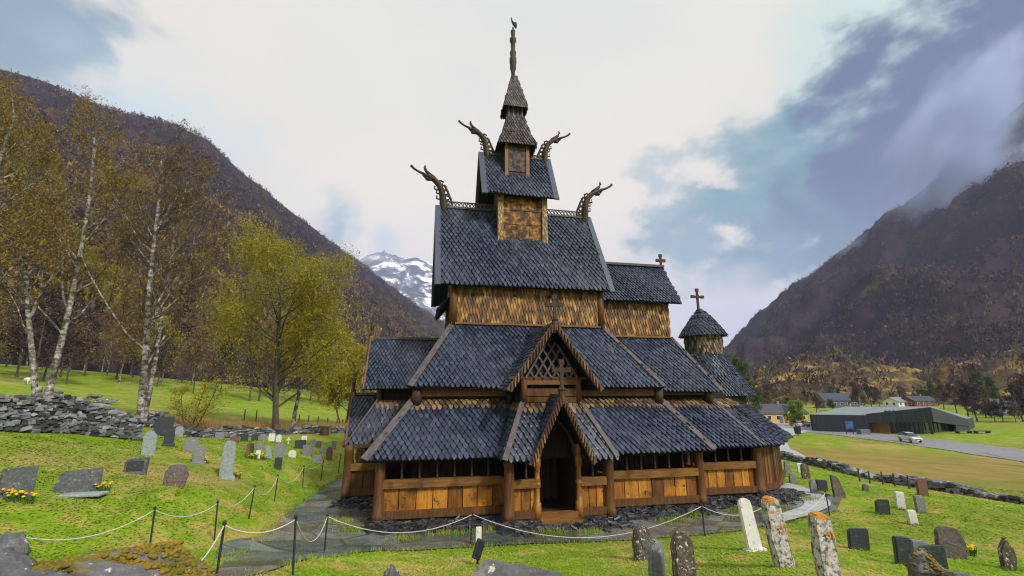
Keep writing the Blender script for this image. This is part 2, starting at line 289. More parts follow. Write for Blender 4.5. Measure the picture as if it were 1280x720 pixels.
# ------------------------------------------------------------------ ground mesh
az = np.concatenate([np.arange(-180, -64, 4.), np.arange(-64, 66, .42), np.arange(66, 180, 4.)])
azr = np.radians(az)+PSI
rr_ = [1.2]
while rr_[-1] < 6200: rr_.append(rr_[-1]*(1.022 if rr_[-1] < 130 else 1.06))
rr_ = np.array(rr_)
A_, R_ = np.meshgrid(azr, rr_); X_ = np.sin(A_)*R_; Y_ = np.cos(A_)*R_; Z_ = gz(X_, Y_)
na = len(az); nr = len(rr_)
vs = np.stack([X_.ravel(), Y_.ravel(), Z_.ravel()], 1)
fs = [(i*na+k, i*na+(k+1) % na, (i+1)*na+(k+1) % na, (i+1)*na+k) for i in range(nr-1) for k in range(na)]
vl = [tuple(v) for v in vs]; c0 = len(vl); vl.append((0, 0, g1(0, 0))); fs += [(c0, (k+1) % na, k) for k in range(na)]
me = bpy.data.meshes.new('ground'); me.from_pydata(vl, [], fs); me.update()
me.polygons.foreach_set('use_smooth', [True]*len(me.polygons))
wl = [at(960, 572, 42), at(985, 574, 38), at(1100, 601, 29), at(1200, 618, 25), at(1280, 631, 22.5), at(1500, 668, 18)]
wl2 = [(p[0], p[1]) for p in wl]
def outside_wall(x, y):
    # signed distance beyond the churchyard wall
    best = 1e9; sgn = 1
    for (x0, y0), (x1, y1) in zip(wl2[:-1], wl2[1:]):
        dx, dy = x1-x0, y1-y0; L2 = dx*dx+dy*dy; t = min(1, max(0, ((x-x0)*dx+(y-y0)*dy)/L2)); d = math.hypot(x-x0-t*dx, y-y0-t*dy)
        if d < best: best = d; sgn = 1 if (dx*(y-y0)-dy*(x-x0)) > 0 else -1
    return best*sgn
dry = np.zeros(len(vl))
roadline = [at(1500, 604, 55), at(1280, 574, 62), at(1200, 562, 68), at(1120, 551, 78), at(1060, 543, 92), at(1005, 537, 115)]
for i, v in enumerate(vl):
    if v[0] > 12 and 15 < v[1] < 110:
        d = outside_wall(v[0], v[1])
        if d > 0:
            j = np.interp(v[0], [15, 30, 45, 60, 80, 100], [90, 80, 72, 60, 50, 44])
            f = min(1, d/4)*min(1, max(0, (j-v[1])/14)); dry[i] = f*.85
a_ = me.attributes.new('dry', 'FLOAT', 'POINT'); a_.data.foreach_set('value', dry)
me.materials.append(M['grass'])
ground = bpy.data.objects.new('ground', me); COL.objects.link(ground); tag(ground, kind='structure')

# draped strips (paths and roads): two edges, resampled
def resample(pl, n):
    p = np.array([q[:2] for q in pl], float)
    # Catmull-Rom smoothing
    pts = []
    for i in range(len(p)-1):
        a = p[max(i-1, 0)]; b = p[i]; c = p[i+1]; d = p[min(i+2, len(p)-1)]
        for t in np.linspace(0, 1, 12, endpoint=False):
            pts.append(.5*((2*b)+(-a+c)*t+(2*a-5*b+4*c-d)*t*t+(-a+3*b-3*c+d)*t**3))
    pts.append(p[-1]); pts = np.array(pts); s = np.concatenate([[0], np.cumsum(np.hypot(*np.diff(pts, axis=0).T))])
    q = np.linspace(0, s[-1], n); return np.stack([np.interp(q, s, pts[:, 0]), np.interp(q, s, pts[:, 1])], 1)
def strip(name, left, right, n, m, material, dz, wob=0., kind='structure'):
    a = resample(left, n); b = resample(right, n)
    if wob:
        a += wob*np.stack([fbm(np.arange(n)*.37, np.zeros(n), 3, 1), fbm(np.arange(n)*.37, np.ones(n)*9, 3, 2)], 1)*2
        b += wob*np.stack([fbm(np.arange(n)*.37, np.ones(n)*20, 3, 1), fbm(np.arange(n)*.37, np.ones(n)*30, 3, 2)], 1)*2
    t = np.linspace(0, 1, m)[None, :, None]; g = a[:, None]*(1-t)+b[:, None]*t
    z = gz(g[..., 0], g[..., 1])+dz
    mb = MB(); mb.v = [(g[i, j, 0], g[i, j, 1], z[i, j]) for i in range(n) for j in range(m)]
    mb.f = [(i*m+j, i*m+j+1, (i+1)*m+j+1, (i+1)*m+j) for i in range(n-1) for j in range(m-1)]
    o = mb.build(name, material, smooth=True); tag(o, kind=kind); return o
def H(px, py): return hit(px, py)[:2]
# flagstone apron along the south front and the path round the west end
ap_front = [H(180, 760), H(300, 724), H(372, 705), H(440, 693), H(520, 689), H(600, 685), H(700, 680), H(800, 676), H(880, 670), H(950, 660), H(1000, 650), H(1046, 639)]
ap_back = [H(300, 712), (-5.2, 15.5), (-2.5, 18.2), (-.2, 19), (2.5, 19), (5, 19), (7.5, 19), (10, 19), (13, 19.8), (16.5, 20.5), H(1000, 611), H(1052, 624)]
apron_front = resample(ap_front, 120); apron_back = resample(ap_back, 120)
strip('flagstone_path', ap_front, ap_back, 120, 30, M['flag'], .035, .12)
wp_l = [H(232, 722), H(290, 697), H(335, 668), H(352, 650), H(372, 632), H(395, 615), H(425, 597), H(445, 588)]
wp_r = [(-4.9, 14.0), (-4.3, 15.0), (-3.2, 16.0), (-1.6, 17.2), (-1.3, 19.0), (-1.4, 21), (-2.7, 22.5), (-2.9, 26), (-2.6, 31)]
strip('side_path', wp_l, wp_r, 90, 22, M['flag'], .029, .12)
strip('east_path', [(15.5, 18.0), (18, 17.6), H(1040, 640), (24, 16.5)], [(16.5, 20.5), (18.5, 20.3), H(1045, 628), (24, 19)], 40, 8, M['flag'], .041, .1) if False else None
strip('east_path', [H(955, 659), H(985, 653), H(1012, 646), H(1038, 634), H(1030, 622), H(1008, 612), H(985, 605)], [H(955, 650), H(972, 645), H(992, 639), H(1006, 631), H(1000, 624), H(988, 618), H(970, 614)], 60, 8, M['gravel'], .06, .05)
# lane from the wall down to the car park and the main road
strip('lane', [H(962, 568), H(965, 556), H(955, 545), H(940, 536), H(940, 531)], [H(1010, 574), H(985, 556), H(986, 547), H(1000, 542), H(1010, 538)], 60, 6, M['gravel'], .05)
strip('main_road', [H(925, 533), H(990, 536), H(1060, 546), H(1140, 557), H(1200, 566), H(1290, 580), H(1430, 602)], [H(925, 527), H(1000, 529), H(1070, 538), H(1140, 546), H(1200, 553), H(1290, 564), H(1430, 582)], 90, 6, M['asphalt'], .06)

# ================================================================== THE STAVE CHURCH
ch = empty('stave_church', (5.1, 24, .3), 'tall dark wooden stave church with tiered shingled roofs, dragon heads and a spire', 'church')
def part(name, mb, m, parent=None, smooth=False): return mb.build(name, m, parent or ch, smooth=smooth)

def inpoly(u, v, poly):
    c = False; n = len(poly); j = n-1
    for i in range(n):
        (xi, yi), (xj, yj) = poly[i], poly[j]
        if (yi > v) != (yj > v) and u < (xj-xi)*(v-yi)/(yj-yi)+xi: c = not c
        j = i
    return c
def shingles(mb, poly, w=.2, e=.2, th=.028, jit=.25, outward=None, margin=0.0, drop=.06, rr=random):
    """lay overlapping pointed shingles on a planar polygon (first edge = eave, left to right)"""
    p = [Vector(q) for q in poly]; n = Vector((0, 0, 0))
    for i in range(1, len(p)-1): n += (p[i]-p[0]).cross(p[i+1]-p[0])
    n.normalize()
    if outward is not None:
        if n.dot(Vector(outward)) < 0: n = -n
    elif n.z < 0: n = -n
    v = Vector((0, 0, 1))-n*n.z; v.normalize(); u = v.cross(n).normalized()
    o = p[0]; q = [((a-o).dot(u), (a-o).dot(v)) for a in p]
    u0 = min(a[0] for a in q); u1 = max(a[0] for a in q); v0 = min(a[1] for a in q); v1 = max(a[1] for a in q)
    row = 0; vv0 = v0-drop; ph = rr.uniform(0, 6)
    while vv0 < v1-e*.3:
        uu = u0-w+(w/2 if row % 2 else 0)
        while uu < u1+w:
            vv = vv0+e*(.13*math.sin(uu*1.25+row*.31+ph)+.07*math.sin(uu*3.1-row*.5))*(w > .16)
            if inpoly(uu, max(vv+e*.55, v0+.01), q):
                ww = w*.5*rr.uniform(.77, .89); j = rr.uniform(-jit, jit); dz = rr.gauss(0, .014)*(e/.2)
                hb = th*rr.uniform(1.0, 1.9)+(.018*math.sin(uu*.9+vv*1.1+ph)+.018 if w > .16 else 0); ht = th*.25; top = min(vv+e*1.75, v1+.02)
                tw = rr.gauss(0, .007)
                prof = [(-ww, e*.74, .9), (-ww*.6, e*.27, 1), (j*w*.12, dz-e*.04, 1), (ww*.6, e*.27, 1), (ww, e*.74, .9)]
                up = [o+u*(uu+a)+v*(vv+b)+n*(hb*k+tw*(a/ww)) for a, b, k in prof]
                up += [o+u*(uu+ww)+v*top+n*ht, o+u*(uu-ww)+v*top+n*ht]
                lo = [x-n*th*.95 for x in up[:5]]
                b0 = len(mb.v); mb.v.extend([tuple(x) for x in up+lo])
                mb.f.append(tuple(b0+i for i in range(7)))
                for i in range(4): mb.f.append((b0+i, b0+7+i, b0+8+i, b0+i+1))
                mb.f.append((b0+6, b0+7, b0)); mb.f.append((b0+4, b0+11, b0+5))
            uu += w
        vv0 += e; row += 1
def clip_band(poly, lo, hi):
    # split a planar eave polygon by height band (z)
    out = []; n = len(poly)
    def cl(pl, z, keep_above):
        r = []
        for i in range(len(pl)):
            a, b = pl[i], pl[(i+1) % len(pl)]; ia = (a[2] >= z) == keep_above; ib = (b[2] >= z) == keep_above
            if ia: r.append(a)
            if ia != ib:
                t = (z-a[2])/(b[2]-a[2]); r.append(tuple(a[k]+(b[k]-a[k])*t for k in range(3)))
        return r
    return cl(cl(poly, lo, True), hi, False)
def roof(name, polys, w=.225, e=.215, th=.036, m='shingle', deck=.1, detail=None, top_course=None, parent=None):
    """polys: list of planar polygons; deck slab under each; shingles on those listed in detail"""
    mb = MB()
    for p in polys: mb.slab(p, deck)
    o = part(name, mb, M['deck'], parent)
    for i, p in enumerate(polys):           # every slope carries its own covering
        if detail is not None and i not in detail: continue
        sh = MB(); gold = MB()
        if top_course:
            zc = max(q[2] for q in p)-top_course
            shingles(sh, clip_band(p, -99, zc), w, e, th); shingles(gold, clip_band(p, zc-.05, 99), w, e, th)
        else: shingles(sh, p, w, e, th)
        if sh.v: part('shingle_covering', sh, M[m], o)['label'] = 'dark tarred pointed shingles'
        if gold.v: part('upper_shingle_course', gold, M['shingle_dull'], o)['label'] = 'brown weathered shingles below the wall'
    return o
def hip(a, b, w=.2, h=.07, up=(0, -.6, .8), parent=None, lift=.06, m='board', name='hip_board'):
    u = Vector(up).normalized()*lift
    mb = MB().beam(Vector(a)+u, Vector(b)+u, w, h, up); return bevel(part(name, mb, M[m], parent), .01)
def mirror(p): return tuple((x, 48-y, z) for x, y, z in p)

# ---- foundations
mb = MB()
for c, d in [((5.2, 24, .28), (12.9, 12.2, .62)), ((13.4, 24, .3), (4.2, 10.0, .62)), ((5.2, 17.5, .28), (4.1, 1.2, .62)), ((-2.0, 24, .3), (1.7, 4.2, .62))]: mb.box(c, d)
mb.lathe((15.6, 24, 0), [(4.0, 0), (4.0, .6)], 10)
part('stone_foundation', mb, M['slate'])

# ---- outer gallery walls
def gallery(p0, p1, out, nb, nbal, z0=.62, rail=True, boards='wood_amber', full=False):
    a = Vector((*p0, 0)); b = Vector((*p1, 0)); L = (b-a).length; d = (b-a)/L; n = Vector((*out, 0)); Z = Vector((0, 0, 1)); up = (0, 0, 1)
    part('sill_beam', MB().beam(a+Z*(z0+.13), b+Z*(z0+.13), .24, .26), M['wood_brown'])
    top = 2.5 if full else 1.64
    mb = MB(); x = .0; rnd = random
    while x < L-.05:
        w = min(rnd.uniform(.9, 1.1)*L/nb, L-x)
        if w < .06: break
        c = a+d*(x+w/2)-n*(.02+rnd.uniform(0, .022)); hh = top-z0-.26
        mb.beam(c+Z*(z0+.26), c+Z*top, w-.032, .05, n); x += w
    part('wall_panel', mb, M[boards])
    if not full:
        part('rail', bevel_mb(MB().beam(a+Z*1.78+n*.03, b+Z*1.78+n*.03, .2, .29)), M['wood_rail'])
        for k in range(1, nbal):
            q = a+d*(L*k/nbal)
            part('baluster', MB().lathe((q.x, q.y, 0), [(.05, 1.9), (.055, 2.0), (.035, 2.06), (.05, 2.2), (.035, 2.34), (.06, 2.42), (.06, 2.64)], 8), M['wood_dark'], smooth=True)
    part('top_plate', MB().beam(a+Z*2.66, b+Z*2.66, .2, .16), M['wood_dark'])
def bevel_mb(m): return m
def post(x, y, r=.16, z0=.5, z1=2.7, m='wood_brown'):
    part('corner_post', MB().lathe((x, y, 0), [(r*1.08, z0), (r*1.12, z0+.28), (r*1.0, z0+.31), (r*.98, z0+.9), (r*.95, z1-.3), (r*1.02, z1-.26), (r*1.0, z1)], 14), M[m], smooth=True)
YG = 17.9
gallery((-1.1, YG), (3.38, YG), (0, -1), 7.5, 7); gallery((7.12, YG), (11.5, YG), (0, -1), 8, 7)
gallery((3.32, YG), (3.32, 17.1), (-1, 0), 3, 2); gallery((7.22, 17.1), (7.22, YG), (1, 0), 3, 2)
gallery((3.48, 17.0), (4.5, 17.0), (0, -1), 3, 2); gallery((6.06, 17.0), (7.08, 17.0), (0, -1), 3.4, 2)
gallery((11.85, 19.0), (15.15, 19.0), (0, -1), 8, 5)
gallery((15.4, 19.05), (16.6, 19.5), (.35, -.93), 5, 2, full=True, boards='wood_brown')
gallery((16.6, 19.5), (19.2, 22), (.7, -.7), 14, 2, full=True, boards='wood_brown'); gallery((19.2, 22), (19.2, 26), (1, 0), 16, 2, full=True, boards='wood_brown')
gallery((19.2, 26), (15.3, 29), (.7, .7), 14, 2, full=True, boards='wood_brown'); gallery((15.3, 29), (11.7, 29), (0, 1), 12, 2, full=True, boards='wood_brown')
gallery((11.65, YG), (11.65, 19.0), (1, 0), 4, 2)
gallery((-1.2, 21.7), (-1.2, YG), (-1, 0), 10, 6); gallery((-1.2, 30.1), (-1.2, 26.3), (-1, 0), 10, 6); gallery((11.6, 30.1), (-1.2, 30.1), (0, 1), 30, 14)
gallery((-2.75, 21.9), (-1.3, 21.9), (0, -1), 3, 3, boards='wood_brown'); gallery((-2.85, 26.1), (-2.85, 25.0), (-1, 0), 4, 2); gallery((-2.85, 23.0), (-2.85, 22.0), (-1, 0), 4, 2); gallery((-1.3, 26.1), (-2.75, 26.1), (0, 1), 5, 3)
for q in [(-1.22, YG, .19), (11.62, YG, .19), (3.36, 17.0, .2), (7.2, 17.0, .2), (15.27, 19.0, .22), (-2.88, 21.9, .19), (-2.88, 26.1, .19), (-1.2, 30.1, .18), (11.6, 30.1, .18), (11.75, 19.02, .16)]: post(*q)
# gallery floor and dark inner walls (the nave and chancel proper)
part('gallery_floor', MB().box((5.2, 24, .62), (12.6, 12, .06)).box((13.5, 24, .615), (3.6, 9.8, .06)), M['interior'])
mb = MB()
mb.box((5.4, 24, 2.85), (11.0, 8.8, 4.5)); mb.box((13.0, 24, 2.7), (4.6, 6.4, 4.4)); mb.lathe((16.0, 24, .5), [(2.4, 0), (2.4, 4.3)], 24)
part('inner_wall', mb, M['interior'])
mb = MB()
for k in range(46):
    x = .0+k*.235
    mb.box((x, 19.585, 2.6), (.2, .05, 3.6))
part('inner_wall_planks', mb, M['wood_dark'])

# ---- lowest roof over the gallery
gzv, gze = 4.70, 2.66
gS = [(-1.76, 17.4, gze), (12.06, 17.4, gze), (10.9, 19.6, gzv), (-.15, 19.6, gzv)]
gW = [(-1.76, 30.6, gze), (-1.76, 17.4, gze), (-.15, 19.6, gzv), (-.15, 28.4, gzv)]
gE = [(12.06, 17.4, gze), (12.06, 30.6, gze), (10.9, 28.4, gzv), (10.9, 19.6, gzv)]
gL = [gS[0], (4.0, 17.4, gze), (4.0, 19.6, gzv), gS[3]]; gR = [(6.4, 17.4, gze), gS[1], gS[2], (6.4, 19.6, gzv)]
gallery_roof = roof('gallery_roof', [gL, gR, gW, gE, mirror(gS)], detail=[0, 1, 2, 3], top_course=.34)
hip(gS[3], gS[0], .3, .07, parent=gallery_roof); hip(gS[2], gS[1], .3, .07, parent=gallery_roof)
cS = [(10.6, 18.5, 2.62), (15.35, 18.5, 2.62), (14.35, 20.6, 4.62), (10.6, 20.6, 4.62)]
cA = [(15.35, 18.5, 2.62), (16.45, 18.75, 2.62), (15.2, 20.85, 4.62), (14.35, 20.6, 4.62)]
cB = [(16.45, 18.75, 2.62), (19.6, 21.6, 2.62), (17.4, 22.7, 4.62), (15.2, 20.85, 4.62)]
cC = [(19.6, 21.6, 2.62), (19.6, 26.4, 2.62), (17.4, 25.3, 4.62), (17.4, 22.7, 4.62)]
o = roof('chancel_gallery_roof', [cS, cA, cB, cC, mirror(cB), mirror(cA), mirror(cS)], detail=[0, 1, 2, 3], top_course=.34)
hip(cS[2], cS[1], .16, .05, parent=o, lift=.05)
# wall band between gallery roof and aisle roof
mb = MB()
for y0, x0, x1 in ((19.5, -.2, 11.0), (20.5, 10.9, 14.2)):
    mb.beam((x0, y0, 4.98), (x1, y0, 4.98), .16, .3)
part('wall_beam', mb, M['wood_brown']); 
mb = MB()
for x, y in ((-.05, 19.42), (10.85, 19.42), (14.1, 20.42), (3.9, 19.42), (6.6, 19.42)): mb.lathe((x, y, 0), [(.2, 4.5), (.2, 5.15)], 12)
part('wall_post', mb, M['wood_dark'], smooth=True)

# ---- aisle roof (nave) and clerestory
aS = [(-.34, 19.1, 5.2), (10.98, 19.1, 5.2), (9.12, 21.5, 8.15), (1.48, 21.5, 8.15)]
aW = [(-.34, 28.9, 5.2), (-.34, 19.1, 5.2), (1.48, 21.5, 8.15), (1.48, 26.5, 8.15)]
aE = [(10.98, 19.1, 5.2), (10.98, 28.9, 5.2), (9.12, 26.5, 8.15), (9.12, 21.5, 8.15)]
o = roof('aisle_roof', [aS, aW, aE, mirror(aS)], detail=[0, 1, 2], w=.215, e=.205)
hip(aS[3], aS[0], .26, .07, parent=o); hip(aS[2], aS[1], .22, .06, parent=o)
part('roof_cap_board', MB().beam((1.4, 21.42, 8.2), (9.15, 21.42, 8.2), .16, .09), M['wood_rail'], o)
def shingle_wall(name, faces, m='shingle_gold', w=.15, e=.27, th=.034, core=None, holes=()):
    mb = MB()
    for c, d in core: mb.box(c, d)
    o = part(name, mb, M['wood_dark']); sh = MB()
    for p, out in faces: shingles(sh, p, w, e, th, outward=out, drop=0)
    part('shingle_covering', sh, M[m], o)
    for h in holes: part('vent_hole', MB().beam(h, (h[0], h[1]-.05, h[2]), .13, .13), M['interior'], o)
    return o
shingle_wall('clerestory_wall', [([(1.45, 21.48, 8.1), (9.08, 21.48, 8.1), (9.08, 21.48, 10.3), (1.45, 21.48, 10.3)], (0, -1, 0)),
    ([(1.43, 26.5, 8.1), (1.43, 21.5, 8.1), (1.43, 21.5, 10.3), (1.43, 26.5, 10.3)], (-1, 0, 0))], core=[((5.265, 24, 9.2), (7.62, 5.02, 2.3))],
    holes=[(2.4, 21.46, 9.62), (4.5, 21.46, 9.66), (6.3, 21.46, 9.66), (8.0, 21.46, 9.64)])
for x in (1.5, 9.05): part('clerestory_post', MB().lathe((x, 21.52, 0), [(.2, 8.1), (.19, 10.2)], 12), M['wood_brown'], smooth=True)

# ---- nave roof
nS = [(.66, 21.0, 10.02), (9.44, 21.0, 10.02), (9.52, 24, 15.1), (.74, 24, 15.1)]
nave = roof('nave_roof', [nS, mirror(nS)], detail=[0], w=.235, e=.245, th=.042, deck=.12)
for x in (.70, 9.50):
    s = -1 if x < 5 else 1
    for sgn in (-1, 1):
        a = (x+s*.02, 24+sgn*3.08, 9.94); b = (x+s*.06, 24, 15.2)
        hip(a, b, .09, .3, up=(s, 0, 0.001), parent=nave, lift=.0, name='barge_board', m='shingle')
part('gable_wall', MB().add([(1.46, 21.4, 10.1), (1.46, 26.6, 10.1), (1.46, 24, 14.6), (1.62, 21.4, 10.1), (1.62, 26.6, 10.1), (1.62, 24, 14.6)], [(0, 1, 2), (3, 5, 4), (0, 2, 5, 3)])
     .add([(9.0, 21.4, 10.1), (9.0, 26.6, 10.1), (9.0, 24, 14.6), (8.85, 21.4, 10.1), (8.85, 26.6, 10.1), (8.85, 24, 14.6)], [(0, 1, 2), (3, 5, 4), (0, 2, 5, 3)]), M['wood_dark'])
wp = [(.8, 26.0, 9.0), (.8, 22.0, 9.0), (1.45, 22.3, 9.75), (1.45, 25.7, 9.75)]
roof('gable_pent_roof', [wp], w=.16, e=.16)

def crest(x0, x1, y, z, h=.36, n=12, parent=None):
    mb = MB(); mb.beam((x0, y, z+.03), (x1, y, z+.03), .16, .1); mb.beam((x0, y, z+h), (x1, y, z+h), .07, .06)
    for k in range(n):
        a = x0+(x1-x0)*k/n; b = x0+(x1-x0)*(k+1)/n; m_ = (a+b)/2
        mb.beam((a, y, z+.06), (b, y, z+h-.02), .05, .055, (0, 1, 0)); mb.beam((b, y, z+.06), (a, y+.012, z+h-.02), .05, .055, (0, 1, 0))
    return part('ridge_crest', mb, M['board'], parent)
crest(.9, 3.78, 24, 15.1, .38, 14, nave); crest(6.72, 9.4, 24, 15.1, .38, 13, nave)

def dragon(x, y, z, s, k=1.0):
    """openwork ridge dragon leaning outwards; s = -1 west, 1 east"""
    g = lambda a, b, dy=0: (x+s*a*k, y+dy, z+b*k)
    mb = MB()
    mb.tube([g(-.12, -.7), g(-.09, 0), g(-.05, .5), g(.02, 1.0), g(.2, 1.42), g(.48, 1.72), g(.8, 1.9), g(1.0, 1.95)],
            [(.31*k, .2*k), (.29*k, .2*k), (.27*k, .19*k), (.24*k, .18*k), (.22*k, .17*k), (.19*k, .16*k), (.17*k, .15*k), (.1*k, .1*k)], 8)
    o = part('dragon_head', mb, M['wood_dark'], smooth=True); o['label'] = 'carved dragon head reaching outwards from a roof ridge'
    part('dragon_tongue', MB().tube([g(.9, 1.9), g(1.2, 2.08), g(1.5, 2.2), g(1.75, 2.36), g(1.9, 2.52)], [.11*k, .085*k, .065*k, .07*k, .08*k], 6), M['wood_dark'], o, True)
    part('dragon_jaw', MB().tube([g(.7, 1.72), g(.9, 1.76), g(1.02, 1.74)], [.1*k, .13*k, .09*k], 8).tube([g(1.0, 1.78), g(1.2, 1.98)], [.06*k, .04*k], 6), M['wood_dark'], o, True)
    part('dragon_horn', MB().tube([g(.5, 1.82), g(.78, 2.05), g(1.0, 2.24), g(1.09, 2.44), g(1.07, 2.6)], [.13*k, .11*k, .095*k, .08*k, .04*k], 6), M['wood_dark'], o, True)
    mb = MB()
    for a, b in [(-.42, .3), (-.38, .62), (-.3, .95), (-.18, 1.25), (.02, 1.55)]:
        mb.tube([g(a+.18, b-.14), g(a-.02, b-.1), g(a-.06, b+.08), g(a+.1, b+.16), g(a+.22, b+.1)], .06*k, 5)
    for a, b in [(.3, .95), (.42, 1.2), (.28, .6)]:
        mb.tube([g(a-.16, b-.1), g(a+.05, b-.06), g(a+.02, b+.12)], .055*k, 5)
    mb.tube([g(-.3, .0), g(-.62, .22), g(-.55, .5), g(-.42, .8), g(-.3, 1.1), g(-.1, 1.45)], .07*k, 5)
    part('dragon_mane', mb, M['wood_dark'], o)
dragon(.85, 24, 15.1, -1, .95); dragon(9.42, 24, 15.1, 1, .95)

# ---- ridge turret
o = part('turret_wall', MB().box((5.25, 24, 14.3), (2.62, 2.3, 2.7)), M['wood_dark'])
mb = MB()
for r in range(3):
    for c in range(3):
        z0 = 13.12+r*.82; x0 = 4.13+c*.75
        mb.box((x0+.37, 22.815, z0+.4), (.735, .05, .79))
pb = part('carved_panel', mb, mat('carved_amber_panel', [(.35, (.022, .012, .010)), (.48, (.085, .040, .014)), (.58, (.32, .15, .025)), (.75, (.6, .32, .06))], 2.6, 8, rough=.6, bump=.9, bdist=.1), o)
mb = MB()
for x in (4.0, 6.5): mb.box((x, 22.78, 14.2), (.3, .2, 2.9)); mb.box((x, 25.22, 14.2), (.3, .2, 2.9))
part('turret_post', mb, mat('pale_weathered_post', [(.35, (.06, .035, .018)), (.52, (.24, .15, .06)), (.68, (.62, .52, .34))], 6, 7, stretch=(2, 2, .6), rough=.7, bump=.6), o)
skirt = MB(); shingles(skirt, [(4.1, 22.62, 12.72), (6.45, 22.62, 12.72), (6.4, 22.8, 13.1), (4.15, 22.8, 13.1)], .16, .17)
part('skirt_shingles', skirt, M['shingle_old'], o)
tS = [(3.05, 22.36, 15.5), (7.0, 22.36, 15.5), (7.12, 24, 18.65), (3.1, 24, 18.65)]
tro = roof('turret_roof', [tS, mirror(tS)], detail=[0], w=.2, e=.22, th=.034, m='shingle')
for x in (3.08, 7.06):
    s = -1 if x < 5 else 1
    for sgn in (-1, 1): hip((x-.0+s*.02, 24+sgn*1.72, 15.4), (x+s*.05, 24, 18.75), .1, .32, up=(s, 0, .001), parent=tro, lift=0, name='barge_board', m='shingle')
part('gable_wall', MB().add([(3.95, 22.9, 15.4), (3.95, 25.1, 15.4), (3.95, 24, 18.3), (4.1, 22.9, 15.4), (4.1, 25.1, 15.4), (4.1, 24, 18.3)], [(0, 1, 2), (3, 5, 4), (0, 2, 5, 3)])
     .add([(6.4, 22.9, 15.4), (6.4, 25.1, 15.4), (6.4, 24, 18.3), (6.3, 22.9, 15.4), (6.3, 25.1, 15.4), (6.3, 24, 18.3)], [(0, 1, 2), (3, 5, 4), (0, 2, 5, 3)]), M['wood_dark'], tro)
crest(3.3, 4.3, 24, 18.65, .26, 6, tro); crest(5.8, 6.9, 24, 18.65, .26, 6, tro)
dragon(3.3, 24, 18.5, -1, .86); dragon(6.95, 24, 18.5, 1, .86)
# second stage
cx = 5.03
o = part('upper_turret_wall', MB().box((cx, 24, 18.0), (1.4, 1.6, 2.1)), M['wood_dark'])
mb = MB()
for x in (cx-.62, cx+.62): mb.box((x, 23.18, 18.0), (.2, .12, 2.0))
part('turret_post', mb, M['shingle_gold'], o)
part('carved_panel', MB().box((cx, 23.19, 18.05), (.96, .06, 1.5)), mat('carved_dark_panel', [(.4, (.03, .022, .025)), (.6, (.13, .10, .10))], 4, 7, rough=.7, bump=1, bdist=.1), o)
def pyramid_roof(name, cx, cy, prof, m, w=.18, e=.19, n=4, a0=math.pi/4, th=.03):
    """stacked frusta; prof = [(half width, z)...]"""
    mb = MB(); sh = MB()
    for (r0, z0), (r1, z1) in zip(prof[:-1], prof[1:]):
        f = 1/math.cos(math.pi/n)
        for k in range(n):
            t0 = a0+2*math.pi*k/n; t1 = a0+2*math.pi*(k+1)/n
            a = (cx+r0*f*math.cos(t0), cy+r0*f*math.sin(t0), z0); b = (cx+r0*f*math.cos(t1), cy+r0*f*math.sin(t1), z0)
            c = (cx+r1*f*math.cos(t1), cy+r1*f*math.sin(t1), z1); d = (cx+r1*f*math.cos(t0), cy+r1*f*math.sin(t0), z1)
            mb.add([a, b, c, d], [(0, 1, 2, 3)])
            out = (math.cos((t0+t1)/2), math.sin((t0+t1)/2), .3)
            if r1 < .02: d = c
            pl = [a, b, c] if d == c else [a, b, c, d]
            shingles(sh, pl, w, e, th, outward=out)
    o = part(name, mb, M['board']); part('shingle_covering', sh, M[m], o); return o
pyramid_roof('upper_turret_roof', cx, 24, [(1.12, 18.92), (.82, 19.8), (.6, 20.6), (.47, 21.15)], 'shingle_old', .17, .18)
o = part('spire_wall', MB().box((cx, 24, 21.5), (.86, .86, 1.0)), M['wood_dark'])
mb = MB()
for x in (-.4, -.14, .14, .4):
    mb.box((cx+x, 23.56, 21.45), (.1, .08, 1.0)); mb.box((cx-.44, 24+x, 21.45), (.08, .1, 1.0))
part('spire_posts', mb, M['shingle_old'], o)
pyramid_roof('spire_roof', cx-.02, 24, [(.72, 21.62), (.55, 22.35), (.36, 23.2), (.14, 24.15)], 'shingle_old', .15, .17)
spx = 4.96
part('spire_pole', MB().lathe((spx, 24, 0), [(.13, 24.0), (.12, 24.5), (.2, 24.75), (.19, 25.0), (.23, 25.2), (.22, 25.5), (.16, 25.55), (.21, 25.9), (.13, 26.1), (.15, 26.6), (.21, 26.75), (.2, 26.95), (.12, 27.05), (.14, 27.4), (.16, 27.5), (.06, 27.55), (.05, 27.8)], 12), M['wood_dark'], smooth=True)
part('weather_vane', MB().tube([(4.84, 24, 28.5), (4.9, 24, 28.25), (5.0, 24, 28.1), (5.12, 24, 27.95), (5.14, 24, 27.78)], [.03, .06, .1, .12, .06], 6).tube([(5.0, 24, 28.1), (5.16, 24, 28.2), (5.18, 24, 28.0)], .05, 5), M['iron'])

# ---- crosses
def cross(x, y, z, h=.95, w=.6, name='cross', m='wood_dark', stem=.0, parent=None):
    mb = MB()
    if stem: mb.lathe((x, y, z-stem), [(.16, 0), (.13, stem*.4), (.17, stem*.55), (.09, stem*.7), (.07, stem)], 8)
    mb.box((x, y, z+h/2), (.12, .1, h)); mb.box((x, y, z+h*.62), (w, .09, .12))
    for a, b in ((0, h), (-w/2, h*.62), (w/2, h*.62)): mb.box((x+a, y, z+b), (.2, .105, .18))
    mb.box((x, y, z+h*.62), (.26, .11, .24), Matrix.Rotation(math.pi/4, 3, 'Y'))
    return part(name, mb, M[m], parent)
cross(14.15, 24, 12.25, .8, .42)

